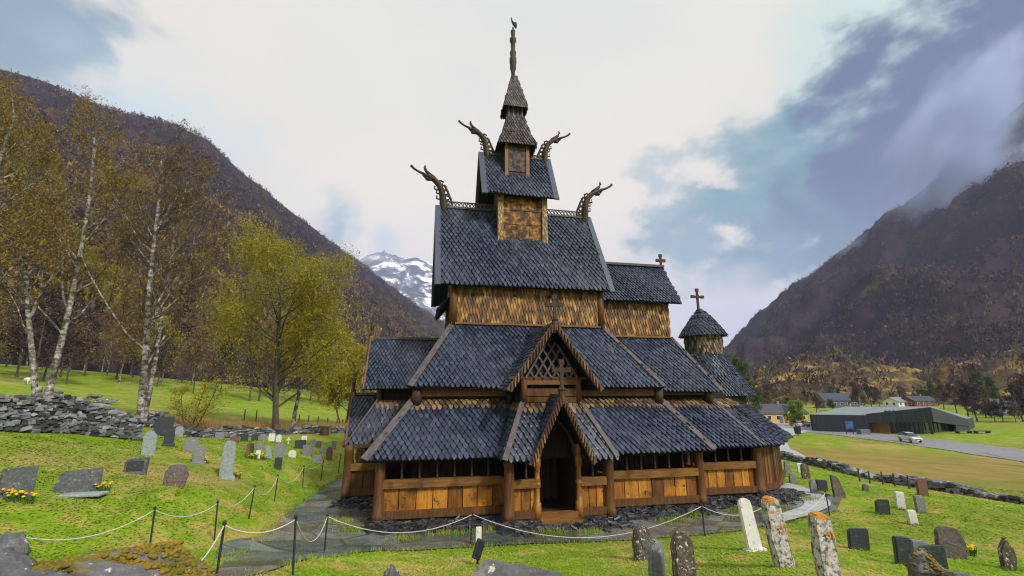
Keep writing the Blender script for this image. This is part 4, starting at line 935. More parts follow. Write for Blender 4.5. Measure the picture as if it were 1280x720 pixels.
rock(625, 692, 5.2, (1.7, .9, 1.2), 'grey_rock', 'broad flat grey boulder at the bottom centre below the lamp box', 11, rz=.1)
rock(495, 705, 5.4, (.32, .4, 1.0), 'grey_rock', 'small pointed grey boulder at the bottom edge left of centre', 12)
rock(1162, 686, 8.2, (.75, .6, 1.3), 'moss_rock', 'lichened boulder in front of the wide black slanted headstone', 14, moss=500)
rock(1196, 709, 7.6, (.8, .6, 1.2), 'grey_rock', 'low dark boulder at the bottom right with orange lichen', 15)
for (px, py, h, d, lb, sd) in [(130, 498, 46, (2.6, 1.4, .7), 'pale flat boulder left of the birch in the green field', 21), (118, 492, 50, (1.6, 1, .5), 'small pale boulder at the back of the green field', 22),
      (8, 476, 62, (3.4, 2, 1.6), 'large grey boulder in the field at the left edge', 23), (196, 512, 44, (2.4, 1.4, .5), 'flat boulder right of the birch trunk in the field', 24), (70, 487, 50, (1.6, 1, .6), 'low boulder behind the forked birch', 25)]:
    rock(px, py, h, d, 'grey_rock', lb, sd, 3)
x, y, h = hit(622, 690, 8)
o = rock(622, 690, h, (.5, .35, .14), 'moss_rock', 'small ochre stone in the grass right of the black lamp box', 31, 3)

# ------------------------------------------------------------------ rope fences
def rope_fence(posts, label, ends=(None, None), name='rope_fence'):
    pts = []
    for px, yb, hh, hm in posts:
        x, y, h = hit(px, yb, hm); pts.append(Vector((x, y, g1(x, y)))); 
    e = empty(name, pts[0], label, 'rope fence'); ORG[e.name] = pts[0].copy()
    tops = []
    for p, (px, yb, hh, hm) in zip(pts, posts):
        lx, ly = random.uniform(-.05, .07), random.uniform(-.03, .03)
        mb = MB().lathe((p.x, p.y, p.z-.15), [(.022, 0), (.022, hh+.12)], 8).lathe((p.x, p.y, p.z+hh-.03), [(.034, 0), (.034, .05), (.012, .07)], 8)
        mb.v = [(v[0]+lx*(v[2]-p.z), v[1]+ly*(v[2]-p.z), v[2]) for v in mb.v]
        mb.build('post', M['iron'], e); tops.append(Vector((p.x+lx*hh, p.y+ly*hh, p.z+hh-.04)))
    if ends[0] is not None: tops = [Vector(ends[0])]+tops
    if ends[1] is not None: tops = tops+[Vector(ends[1])]
    for a, b in zip(tops[:-1], tops[1:]):
        L = (b-a).length; sag = .10*L+.05
        q = [a.lerp(b, t)-Vector((0, 0, sag*4*t*(1-t))) for t in np.linspace(0, 1, 15)]
        MB().tube(q, .012, 6).build('rope', M['rope'], e, smooth=True)
rope_fence([(186, 692, 1.02, 6), (267.7, 676, 1.02, 6), (311, 649, 1.02, 8), (343, 627, 1.02, 8), (378, 610, 1.02, 10), (401, 601, 1.0, 12), (423, 591, .95, 12), (441, 583, .95, 12)],
           'white rope fence on thin dark posts between left lawn and path', ends=(at(12, 668, 9.5), None))
rope_fence([(268, 737, 1.05, 5), (366, 719, 1.05, 6), (405.5, 691, 1.0, 8), (588, 684, .95, 8), (881, 671, .95, 9), (962, 667, .9, 9), (1037, 644, .85, 10)],
           'white rope fence on thin dark posts before the church front', ends=(at(226, 719, 7.6), None))
# marker posts by the right graves
x, y, h = hit(977, 606, 14); z = g1(x, y)
mb = MB().lathe((x, y, z-.1), [(.05, 0), (.045, 1.45)], 8).beam((x-.35, y, z+1.25), (x+.35, y, z+1.25), .07, .06)
tag(mb.build('grave_cross', M['iron'], None, (x, y, z)), 'thin black iron cross standing right of the church corner', 'cross')

# ------------------------------------------------------------------ lamp box on a post
x, y, h = hit(598, 706, 8); z = g1(x, y)
lb = empty('flood_lamp', (x, y, z), 'black box floodlight tilted on a stake with a white post behind it', 'floodlight')
MB().lathe((x-.02, y+.02, z-.1), [(.03, 0), (.03, .3)], 8).build('stake', M['iron'], lb)
rot = Matrix.Rotation(.35, 3, 'Y')@Matrix.Rotation(-.2, 3, 'X')
bevel(MB().box((x, y, z+.36), (.2, .16, .46), rot).build('lamp_housing', M['iron'], lb), .02)
MB().box((x+.02, y-.085, z+.38), (.15, .02, .34), rot).build('lamp_glass', solid('dark_glass', (.02, .025, .04), .08, .6), lb)
x, y, h = hit(598, 684, 9); z = g1(x, y)
o = MB().box((x, y, z+.25), (.17, .1, .62)).box((x, y-.055, z+.44), (.09, .012, .07)).build('marker_post', M['g_white'], None, (x, y, z)); bevel(o, .01); tag(o, 'short white marker post on the flagstones behind the black lamp', 'marker post')

# ------------------------------------------------------------------ slate rubble at the foot of the church (uncountable)
mb = MB(); rr = random.Random(5)
def scatter_line(p0, p1, wd, n, s=.16):
    for _ in range(n):
        t = rr.random(); o_ = abs(rr.gauss(0, .5))*wd; dx, dy = p1[0]-p0[0], p1[1]-p0[1]; L = math.hypot(dx, dy); nx, ny = dy/L, -dx/L
        x = p0[0]+dx*t+nx*o_+rr.uniform(-.1, .1); y = p0[1]+dy*t+ny*o_
        z = .35+max(0, .2-o_*.35)*rr.random(); k = (.25+1.6*rr.random()**2.2)*s
        mb.box((x, y, z+.01), (k*1.3, k, k*.22), Matrix.Rotation(rr.uniform(0, 6), 3, 'Z')@Matrix.Rotation(rr.gauss(0, .3), 3, 'X')@Matrix.Rotation(rr.gauss(0, .25), 3, 'Y'))
scatter_line((-1.5, 17.75), (3.2, 17.75), .6, 1600); scatter_line((7.3, 17.75), (11.7, 17.75), .65, 1900); scatter_line((3.0, 16.85), (4.6, 16.85), .7, 600); scatter_line((5.9, 16.85), (7.6, 16.85), .8, 700)
scatter_line((11.6, 18.8), (15.5, 18.8), 0.75, 1600); scatter_line((15.2, 18.9), (17.4, 19.6), 0.75, 800); scatter_line((-3.2, 21.7), (-1.2, 21.7), .9, 900); scatter_line((-1.5, 21.8), (-1.5, 17.7), -.5, 900); scatter_line((4.6, 16.75), (5.9, 16.75), .5, 200)
scatter_line((11.8, 17.7), (11.8, 18.8), -.6, 400)
tag(mb.build('slate_rubble', M['slate']), 'dark broken slate spread along the church footing', None, None, 'stuff')

# ------------------------------------------------------------------ grass blades and tufts (uncountable)
def in_strip(px, py): 
    return None
apf = np.concatenate([apron_front, apron_back[::-1]])
wpa = np.concatenate([resample(wp_l, 80), resample(wp_r, 80)[::-1]])
def pip(x, y, poly):
    c = np.zeros(len(x), bool); n = len(poly); j = n-1
    for i in range(n):
        xi, yi = poly[i]; xj, yj = poly[j]
        k = ((yi > y) != (yj > y)) & (x < (xj-xi)*(y-yi)/(yj-yi+1e-12)+xi); c ^= k; j = i
    return c
nb = 330000
rad = 4+36*rng.random(nb)**1.35; ang = np.radians(rng.uniform(-54, 54, nb))+PSI
gx = np.sin(ang)*rad; gy = np.cos(ang)*rad
keep = ~pip(gx, gy, apf) & ~pip(gx, gy, wpa) & ~((gx > -3.2) & (gx < 19.5) & (gy > 16.6) & (gy < 31.5))
dens = fbm(gx/1.3, gy/1.3, 4, 8)+.5; keep &= rng.random(nb) < np.clip(dens*1.2+.1, .1, 1)
gx = gx[keep]; gy = gy[keep]; n = len(gx); zz = gz(gx, gy)
hh = .012+.022*rng.random(n); wd = .007+.0010*np.hypot(gx, gy); a = rng.uniform(0, 6.28, n); ln_b = .045+.05*rng.random(n)
V = np.empty((n, 3, 3)); V[:, 0] = np.stack([gx-np.cos(a)*wd, gy-np.sin(a)*wd, zz+.004], 1); V[:, 1] = np.stack([gx+np.cos(a)*wd, gy+np.sin(a)*wd, zz+.004], 1); V[:, 2] = np.stack([gx-np.sin(a)*ln_b, gy+np.cos(a)*ln_b, zz+hh], 1)
def face_south(V):                     # wind every blade so that its upper face is its front
    nrm = np.cross(V[:, 1]-V[:, 0], V[:, 2]-V[:, 0]); f = nrm[:, 2] < 0; V[f] = V[f][:, [1, 0, 2]]; return V
def tri_mesh(name, V, material, nper=3):
    n = len(V); me = bpy.data.meshes.new(name); me.vertices.add(n*nper); me.vertices.foreach_set('co', V.reshape(-1)); me.loops.add(n*nper); me.loops.foreach_set('vertex_index', np.arange(n*nper, dtype=np.int32))
    me.polygons.add(n); me.polygons.foreach_set('loop_start', np.arange(0, n*nper, nper, dtype=np.int32)); me.polygons.foreach_set('loop_total', np.full(n, nper, dtype=np.int32))
    for m_ in (material if isinstance(material, list) else [material]): me.materials.append(m_)
    me.update(calc_edges=True); return me
me = tri_mesh('grass_blades', face_south(V), M['grass_blade']); o = bpy.data.objects.new('grass_blades', me); COL.objects.link(o); tag(o, 'short bright green grass of the churchyard lawns', kind='stuff')
# longer grass left by the mower round the stones, posts and path edges
tx = []; 
for (x, y, hw, yw) in FEET:
    d = math.hypot(x, y); k = int(min(70, 1400/d)); q = rng.uniform(-1.15, 1.15, k)*hw; o_ = rng.choice([-1, 1], k)*(.1+.05*rng.random(k)); c_, s_ = math.cos(yw), math.sin(yw)
    tx.append(np.stack([x+q*c_-o_*s_, y+q*s_+o_*c_], 1))
for pl in (apron_front, resample(wp_l, 200), np.array([(x, y) for x, y, *_ in wl])):
    pl = resample(pl, 260); k = 2600 if len(tx) < len(FEET)+2 else 1500; i = rng.integers(0, len(pl), k); tx.append(pl[i]+rng.normal(0, .12 if len(tx) < len(FEET)+2 else .5, (k, 2)))
tx = np.concatenate(tx); n = len(tx); z = gz(tx[:, 0], tx[:, 1]); a = rng.uniform(0, 6.28, n); w_ = .012; h_ = .05+.08*rng.random(n)
T_ = np.empty((n, 3, 3)); T_[:, 0] = np.stack([tx[:, 0]-np.cos(a)*w_, tx[:, 1]-np.sin(a)*w_, z-.02], 1); T_[:, 1] = np.stack([tx[:, 0]+np.cos(a)*w_, tx[:, 1]+np.sin(a)*w_, z-.02], 1); T_[:, 2] = np.stack([tx[:, 0]+rng.normal(0, .09, n), tx[:, 1]+rng.normal(0, .09, n), z+h_], 1)
me = tri_mesh('long_grass', face_south(T_), M['grass_blade']); o = bpy.data.objects.new('long_grass', me); COL.objects.link(o); tag(o, 'longer grass round gravestones and along the path edge', kind='stuff')
# dry reeds along the far field wall
M['straw'] = leafmat('dry_straw', (.26, .15, .05), (.55, .38, .16), .3)
pl = resample([at(205, 541, 36), at(300, 543, 40), at(370, 545, 43), at(440, 548, 47)], 200); n = 9000; i = rng.integers(0, 200, n); q = pl[i]+rng.normal(0, 1.0, (n, 2)); z = gz(q[:, 0], q[:, 1]); a = rng.uniform(0, 6.28, n); h_ = .3+.6*rng.random(n); w_ = .022
T_ = np.empty((n, 3, 3)); T_[:, 0] = np.stack([q[:, 0]-np.cos(a)*w_, q[:, 1]-np.sin(a)*w_, z-.02], 1); T_[:, 1] = np.stack([q[:, 0]+np.cos(a)*w_, q[:, 1]+np.sin(a)*w_, z-.02], 1); T_[:, 2] = np.stack([q[:, 0]+rng.normal(0, .15, n), q[:, 1]+rng.normal(0, .15, n), z+h_], 1)
me = tri_mesh('dry_reeds', T_, M['straw']); o = bpy.data.objects.new('dry_reeds', me); COL.objects.link(o); tag(o, 'tan dry reeds behind the far field wall', kind='stuff')
for px, yb in [(303, 541), (318, 541), (372, 543), (384, 543), (396, 544), (408, 544), (420, 545), (431, 545)]:
    x, y, _ = at(px, yb, 46); z = g1(x, y)
    tag(MB().lathe((x, y, z-.2), [(.06, 0), (.055, 1.3), (.02, 1.36)], 6).build('fence_stake', M['board'], None, (x, y, z)), 'grey wooden stake standing in the dry reeds by the field', 'stake', 'wooden stakes along the green field')
x, y, _ = at(405, 547, 41); z = g1(x, y)
tag(MB().lathe((x, y, z-.3), [(.42, 0), (.36, .5), (.34, 1.0), (.36, 1.02), (.3, 1.06)], 10).build('tree_stump', M['wood_brown'], None, (x, y, z)), 'brown tree stump at the back of the graveyard by the porch', 'stump')
# weeds along the flagstones
mb = []; rr2 = np.random.default_rng(3)
for cx_, cy_, r_, k in [(1.2, 16.6, .5, 260), (-.2, 16.3, .4, 200), (2.6, 16.9, .4, 200), (4.6, 16.1, .6, 420), (6.0, 15.8, .4, 200), (9.4, 16.5, .5, 260), (10.6, 16.9, .5, 260), (13, 17.3, .6, 300), (14.6, 17.2, .6, 300), (-2.6, 18.7, .4, 200), (-1.9, 17.6, .5, 260), (17, 18.2, .7, 300), (12, 16.2, .4, 150)]:
    x = cx_+rr2.normal(0, r_*.6, k); y = cy_+rr2.normal(0, r_*.3, k); z = gz(x, y)+.03; a = rr2.uniform(0, 6.28, k); w_ = .012; h_ = .06+.14*rr2.random(k)
    T_ = np.empty((k, 3, 3)); T_[:, 0] = np.stack([x-np.cos(a)*w_, y-np.sin(a)*w_, z-.02], 1); T_[:, 1] = np.stack([x+np.cos(a)*w_, y+np.sin(a)*w_, z-.02], 1); T_[:, 2] = np.stack([x+rr2.normal(0, .06, k), y+rr2.normal(0, .06, k), z+h_], 1); mb.append(T_)
me = tri_mesh('weeds', face_south(np.concatenate(mb)), M['grass_blade']); o = bpy.data.objects.new('weeds', me); COL.objects.link(o); tag(o, 'tufts of grass growing between the flagstones', kind='stuff')

# ================================================================== TREES
class TM:
    def __init__(s): s.wood = MB(); s.tw = MB(); s.leaf = []; s.lc = []
def grow(T, r, p, d, L, rad, lev, maxlev, par):
    n = 6 if lev == 0 else (5 if lev == 1 else 3); pts = [p.copy()]; rads = [rad]; dirs = [d.copy()]
    for i in range(n):
        w = par['wob']*(1 if lev else .26)
        d = (d+Vector((r.gauss(0, w), r.gauss(0, w), r.gauss(0, w)+par['up'][min(lev, len(par['up'])-1)]))).normalized()
        p = p+d*(L/n); pts.append(p.copy()); rads.append(max(rad*(1-(i+1)/n*(.8 if lev else .72)), .004)); dirs.append(d.copy())
    if lev < 2: T.wood.tube(pts, rads, 8 if lev == 0 else 5, False)
    else: T.tw.tube(pts, rads, 3, False)
    if lev >= maxlev:
        k = par['leaves']
        for j in range(k):
            t = r.random()*n; i = min(int(t), n-1); q = pts[i].lerp(pts[i+1], t-i)
            T.leaf.append((q.x+r.gauss(0, par['ls']), q.y+r.gauss(0, par['ls']), q.z+r.gauss(0, par['ls'])-par.get('droop', 0)*r.random()))
        return
    nc = par['kids'][lev]
    for j in range(nc):
        t = par['start'] if lev == 0 else .15
        t = t+(1-t)*((j+r.random())/nc); t = min(t, .999); i = min(int(t*n), n-1); q = pts[i].lerp(pts[i+1], t*n-i)
        ax = dirs[i+1]; a = r.uniform(0, 6.283); 
        s = ax.orthogonal().normalized(); s = (Matrix.Rotation(a, 3, ax)@s)
        sp = par['ang'][lev]*r.uniform(.7, 1.25); nd_ = (ax*math.cos(sp)+s*math.sin(sp)).normalized()
        k = 1-.62*(t-par['start'])/(1-par['start']) if lev == 0 else 1-.5*t
        grow(T, r, q, nd_, L*par['len'][lev]*k*r.uniform(.75, 1.2), max(rads[i]*par['rf'], .006), lev+1, maxlev, par)
def leaf_tris(pts, size, seed):
    g = np.random.default_rng(seed); p = np.array(pts); n = len(p); V = np.empty((n, 3, 3))
    for k in range(3): V[:, k] = p+g.normal(0, size, (n, 3))
    return V
BIRCH = dict(wob=.12, up=[.05, .10, -.02, -.10, -.18], kids=[20, 7, 6, 5], start=.2, ang=[.7, .75, .8, .8], len=[.36, .52, .52, .6], rf=.42, leaves=7, ls=.22, droop=.45)
BROAD = dict(wob=.14, up=[.04, .07, .02, -.02, -.04], kids=[34, 8, 6, 4], start=.13, ang=[1.1, .8, .85, .8], len=[.64, .5, .52, .6], rf=.36, leaves=8, ls=.34, droop=.1)
SMALLB = dict(wob=.14, up=[.05, .10, -.04, -.1], kids=[16, 6, 5], start=.15, ang=[.75, .75, .8], len=[.40, .52, .55], rf=.42, leaves=7, ls=.3, droop=.3)
ROUND = dict(wob=.15, up=[.05, .05, 0], kids=[13, 8, 6], start=.2, ang=[.95, .8, .8], len=[.45, .5, .55], rf=.45, leaves=14, ls=.22)
def make_tree(name, loc, stems, par, seed, leafm, leafsize, label, cat='tree', group=None, bark='birch', maxlev=4, smooth=True, twig='twig'):
    """stems: list of (lean vector, height, radius)"""
    e = empty(name, loc, label, cat, group); ORG[e.name] = Vector((0, 0, 0)); r = random.Random(seed)
    T = TM()
    for off, dv, H_, rad in stems:
        grow(T, r, Vector((off[0], off[1], -.3)), Vector(dv).normalized(), H_, rad, 0, maxlev, par)
        T.wood.lathe((off[0], off[1], -.4), [(rad*1.5, 0), (rad*1.25, .5), (rad*.98, 1.1)], 8)
    T.wood.build('trunk', M[bark], e, smooth=True)
    if T.tw.f: T.tw.build('branches', M[twig], e)
    if T.leaf:
        me = tri_mesh('foliage', leaf_tris(T.leaf, leafsize, seed), M[leafm]); o = bpy.data.objects.new('foliage', me); COL.objects.link(o); o.parent = e
    return e
def P3(px, py, h):
    x, y, _ = at(px, py, h); return (x, y, g1(x, y))
make_tree('birch_tree', P3(52, 499, 27), [((-.25, 0), (-.24, 0, 1), 17.5, .16), ((.2, .1), (-.06, .05, 1), 18, .19)], dict(BIRCH, leaves=3), 11, 'leaf_gold', .04, 'forked white-barked birch with golden haze of buds behind the left wall')
make_tree('birch_tree', P3(175, 531, 27.5), [((0, 0), (-.13, 0, 1), 17.0, .21), ((.1, .1), (-.02, .05, 1), 17.0, .15)], dict(BIRCH, leaves=3, ls=.16), 23, 'leaf_rust', .036, 'tall nearly bare white birch at the end of the dry stone wall')
make_tree('birch_tree', P3(-75, 500, 24), [((0, 0), (-.1, 0, 1), 17, .22)], dict(BIRCH, leaves=3), 31, 'leaf_gold', .04, 'golden budding birch mostly outside the left photo edge')
make_tree('broadleaf_tree', P3(345, 541, 40), [((0, 0), (-.10, 0, 1), 15.6, .27)], BROAD, 42, 'leaf_olive', .052, 'large round yellow-green tree in the field behind the graves', bark='bark')
make_tree('broadleaf_tree', P3(364, 540, 42), [((0, 0), (.03, 0, 1), 13, .2)], dict(BROAD, start=.3, len=[.36, .5, .5, .6], kids=[16, 6, 5, 4], leaves=7), 43, 'leaf_olive', .07, 'slimmer pale-trunked tree just right of the large yellow-green one', bark='birch')
make_tree('shrub', P3(236, 531, 34), [((0, 0), (-.3, 0, 1), 3.6, .05), ((.2, 0), (.3, .1, 1), 4.2, .06), ((.1, .1), (0, .2, 1), 4, .05)], dict(ROUND, leaves=9, ls=.14), 44, 'leaf_olive', .045, 'small sprouting shrub right of the tall white birch', 'shrub', bark='bark', maxlev=2)
make_tree('shrub', P3(432, 540, 52), [((0, 0), (.1, 0, 1), 8.5, .13), ((.4, .2), (.4, .1, 1), 7.5, .1), ((-.4, 0), (-.4, 0, 1), 7, .1)], dict(ROUND, leaves=12, ls=.2), 45, 'leaf_olive', .07, 'yellow-green bushy tree half hidden by the west porch', 'shrub', bark='bark', maxlev=3)

# woodland on the slope behind the field: a few prototypes, copied
protos = []
for i, (lm, par, H_, bk, tw) in enumerate([('leaf_rust', SMALLB, 13, 'birch', 'twig'), ('leaf_brown', SMALLB, 12, 'bark', 'twig'), ('leaf_gold', SMALLB, 12.5, 'birch', 'twig'), ('leaf_purple', SMALLB, 11, 'bark', 'twig'), ('leaf_olive', dict(SMALLB, leaves=5), 12.5, 'birch', 'twig'), ('leaf_brown', dict(ROUND, kids=[10, 5, 3], leaves=7), 10, 'bark', 'twig')]):
    protos.append(make_tree('woodland_tree', (0, 0, -100), [((0, 0), (random.uniform(-.1, .1), 0, 1), H_, .14)], par, 60+i, lm, .12, None, bark=bk, maxlev=3))
WL = ['slender white-stemmed birch with rusty buds in the wood behind the field', 'bare brown tree in the wood behind the field', 'birch with golden buds in the wood behind the field', 'purplish bare tree in the wood behind the field', 'thin olive-budded white-stemmed birch in the wood behind the field', 'low wide bare brown tree in the wood behind the field']
# ================================================================== MOUNTAINS
M['mtn_left'] = mat('wooded_mountainside', [(.3, (.015, .012, .019)), (.5, (.033, .025, .034)), (.72, (.062, .047, .054))], .02, 10, rough=1, bump=0, spec=0, coord='Position', over=[(.006, .5, .68, (.075, .055, .03)), (.05, .58, .7, (.02, .017, .022))])
M['mtn_right'] = mat('heather_mountainside', [(.3, (.016, .012, .020)), (.5, (.036, .025, .034)), (.72, (.068, .046, .050))], .018, 10, rough=1, bump=0, spec=0, coord='Position', over=[(.03, .56, .68, (.035, .032, .04)), (.012, .60, .7, (.11, .10, .045))])
M['snow'] = mat('snowy_peak', [(.46, (.05, .055, .07)), (.53, (.16, .18, .22)), (.58, (.8, .82, .86))], .0055, 12, rough=.9, bump=0, spec=.1, coord='Position')
def mountain(name, ridge, base_h, base_z, m, rows=80, cols=220, amp=30, pw=1.2, seed=1, sc=120., jag=5., back=.35, lowest=None):
    """ridge: [(px, py, distance)], base_h: [(px, distance)]; a slope rising from its foot to its crest, with gullies"""
    rp = np.array(ridge, float); bp = np.array(base_h, float); xs = np.linspace(rp[0, 0], rp[-1, 0], cols)
    ry = np.interp(xs, rp[:, 0], rp[:, 1]); rh = np.interp(xs, rp[:, 0], rp[:, 2]); bh = np.interp(xs, bp[:, 0], bp[:, 1])
    Rg = np.array([at(a, b, c) for a, b, c in zip(xs, ry, rh)]); Bs = np.array([at(a, 470, c) for a, c in zip(xs, bh)])
    zb = base_z(Bs[:, 0], Bs[:, 1]); s = np.concatenate([np.linspace(0, 1, rows), 1+np.linspace(.06, back, 10)])
    X = Bs[:, 0][None]+(Rg[:, 0]-Bs[:, 0])[None]*s[:, None]; Y_ = Bs[:, 1][None]+(Rg[:, 1]-Bs[:, 1])[None]*s[:, None]
    sp = np.clip(s, 0, 1)[:, None]; Z = zb[None]+(Rg[:, 2]-zb)[None]*sp**pw
    over = np.clip(s-1, 0, None)[:, None]; Z = Z-over*(Rg[:, 2]-zb)[None]*1.1
    gl = np.abs(fbm(X/sc, Y_/sc, 6, seed))*2; gl2 = fbm(X/(sc*.25), Y_/(sc*.25), 5, seed+9)
    env = np.sin(np.clip(sp, 0, 1)*math.pi)**.7
    Z += env*amp*(.6-gl*2+gl2*.5)
    Z += (sp > .02)*jag*fbm(X/14., Y_/14., 5, seed+4)*sp
    Z[0] -= 8
    mb = MB(); nr_ = len(s); mb.v = [(X[i, j], Y_[i, j], Z[i, j]) for i in range(nr_) for j in range(cols)]
    mb.f = [(i*cols+j, i*cols+j+1, (i+1)*cols+j+1, (i+1)*cols+j) for i in range(nr_-1) for j in range(cols-1)]
    o = mb.build(name, M[m], smooth=True); tag(o, kind='structure'); return X, Y_, Z, o
lx = mountain('mountain', [(-420, -170, 760), (-200, -20, 760), (0, 86, 800), (50, 100, 830), (100, 122, 860), (150, 142, 900), (215, 154, 950), (262, 178, 1000), (300, 214, 1060), (350, 254, 1150), (400, 293, 1280), (440, 322, 1400), (480, 352, 1550), (520, 382, 1700), (545, 398, 1800), (600, 432, 2000), (680, 470, 2300)],
    [(-420, 95), (0, 112), (250, 120), (330, 150), (450, 260), (600, 500), (680, 700)], lambda x, y: gz(x, y), 'mtn_left', rows=90, cols=260, amp=58, pw=1.12, seed=3)
mountain('snow_mountain', [(380, 400, 5200), (420, 352, 5200), (445, 326, 5200), (462, 318, 5200), (480, 314, 5200), (500, 322, 5200), (520, 322, 5200), (540, 330, 5200), (575, 345, 5200), (640, 400, 5200), (760, 450, 5200), (950, 470, 5200)],
    [(380, 2600), (950, 2600)], lambda x, y: np.full(x.shape, -12.), 'snow', rows=60, cols=160, amp=120, pw=1.1, seed=6, sc=500, jag=40)
rx = mountain('mountain', [(880, 468, 2000), (905, 448, 1800), (918, 436, 1750), (930, 420, 1700), (945, 402, 1650), (962, 388, 1600), (985, 368, 1560), (1010, 352, 1500), (1040, 328, 1450), (1070, 303, 1400), (1092, 282, 1370), (1104, 268, 1350), (1130, 258, 1330), (1160, 234, 1320), (1200, 198, 1300), (1240, 162, 1290), (1290, 118, 1280), (1360, 55, 1280), (1480, -40, 1280)],
    [(880, 520), (1000, 430), (1150, 380), (1480, 330)], lambda x, y: np.full(x.shape, -9.), 'mtn_right', rows=90, cols=220, amp=110, pw=1.15, seed=12, sc=230)
# lower knolls with straw coloured pasture between scrub at the foot of the right mountain
M['knoll'] = mat('scrub_and_straw_hillside', [(.30, (.030, .023, .022)), (.46, (.065, .048, .036)), (.53, (.12, .09, .04)), (.62, (.38, .25, .085))], .035, 9, rough=1, bump=0, spec=0, coord='Position', over=[(.05, .58, .68, (.06, .075, .02))])
kx = mountain('hillside', [(930, 478, 480), (960, 462, 480), (1000, 452, 470), (1030, 446, 460), (1060, 442, 450), (1100, 456, 440), (1150, 462, 420), (1200, 452, 410), (1250, 440, 400), (1300, 430, 400), (1450, 415, 400)],
    [(930, 330), (1000, 280), (1450, 220)], lambda x, y: np.full(x.shape, -6.), 'knoll', rows=50, cols=160, amp=14, pw=.9, seed=17, sc=60, jag=4)

# woods covering the mountainsides, read as one mass
def tufts(name, grid, n, sz, mats, seed, srange=(0.02, .98), label='', dens=None, tri=9, srow=90, pw=.8, sp=.11):
    X, Y_, Z, _ = grid; g = np.random.default_rng(seed); rows, cols = X.shape
    s = srange[0]+(srange[1]-srange[0])*g.random(n)**pw; c = g.random(n)*(cols-2); rI = s*(srow-2); i = rI.astype(int); j = c.astype(int); fi = rI-i; fj = c-j
    def bl(A): return (A[i, j]*(1-fj)+A[i, j+1]*fj)*(1-fi)+(A[i+1, j]*(1-fj)+A[i+1, j+1]*fj)*fi
    x, y, z = bl(X), bl(Y_), bl(Z)
    k = g.random(n) < np.clip((fbm(x/60, y/60, 4, seed)+.5)*2.0-.35, .05, 1); x, y, z = x[k], y[k], z[k]; n = len(x)
    h = sz*g.uniform(.6, 1.4, n)
    V = np.empty((n, tri, 3, 3))
    for t in range(tri):
        cx_ = g.normal(0, .16, n)*h; cy_ = g.normal(0, .16, n)*h; cz = (.25+.6*g.random(n))*h
        for q in range(3):
            V[:, t, q, 0] = x+cx_+g.normal(0, sp, n)*h; V[:, t, q, 1] = y+cy_+g.normal(0, sp, n)*h; V[:, t, q, 2] = z+cz+g.normal(0, sp*2, n)*h
    me = tri_mesh(name, V.reshape(-1, 3, 3), [M[q] for q in mats])
    mi = np.repeat(g.integers(0, len(mats), n), tri).astype(np.int32); me.polygons.foreach_set('material_index', mi)
    o = bpy.data.objects.new(name, me); COL.objects.link(o); tag(o, label, kind='stuff')
tufts('hillside_wood', lx, 30000, 7, ['leaf_purple', 'leaf_purple', 'leaf_purple', 'leaf_brown'], 4, label='brown leafless wood covering the left mountainside')
tufts('lower_wood', lx, 13000, 10, ['leaf_rust', 'leaf_brown', 'leaf_rust', 'leaf_olive', 'leaf_brown', 'leaf_purple'], 14, label='rusty budding wood on the lower slope of the left mountain', srange=(.03, .42), pw=1.2, tri=22, sp=.05)
tufts('mountain_scrub', rx, 26000, 7, ['leaf_purple', 'leaf_purple', 'leaf_purple', 'leaf_brown'], 5, label='purplish bare scrub covering the right mountainside', pw=1.0)
tufts('knoll_scrub', kx, 2600, 6.5, ['leaf_purple', 'leaf_brown', 'leaf_purple', 'leaf_pine', 'leaf_rust', 'leaf_brown'], 8, label='dark scrub and bushes on the straw-coloured knolls', srow=50)

used = set(); rw = random.Random(99); spots = []
LX, LY, LZ = lx[0][:60], lx[1][:60], lx[2][:60]
for _ in range(9000):
    if len(spots) >= 270: break
    px = rw.uniform(-160, 500); h = 66+190*rw.random()**1.5
    if px > 330 and h < 95: continue
    if px > 100 and h < 84: continue
    x, y, _z = at(px, 470, h)
    if any((x-a)**2+(y-b)**2 < 12 for a, b, *_ in spots): continue
    i = np.argmin((LX-x)**2+(LY-y)**2); d2 = ((LX-x)**2+(LY-y)**2).ravel()[i]
    z = g1(x, y)
    if d2 < 150: z = max(z, float(LZ.ravel()[i])-.6)
    spots.append((x, y, z))
for x, y, z in spots:
    k = rw.choice([0, 0, 1, 1, 2, 3, 3, 4, 4, 5]); pr = protos[k]
    o = pr if k not in used else copy_tree(pr); used.add(k)
    o.location = (x, y, z); o.rotation_euler = (0, 0, rw.uniform(0, 6.28)); q = rw.uniform(.8, 1.25); o.scale = (q, q, q)
    tag(o, WL[k], 'tree', 'woodland trees behind the field')

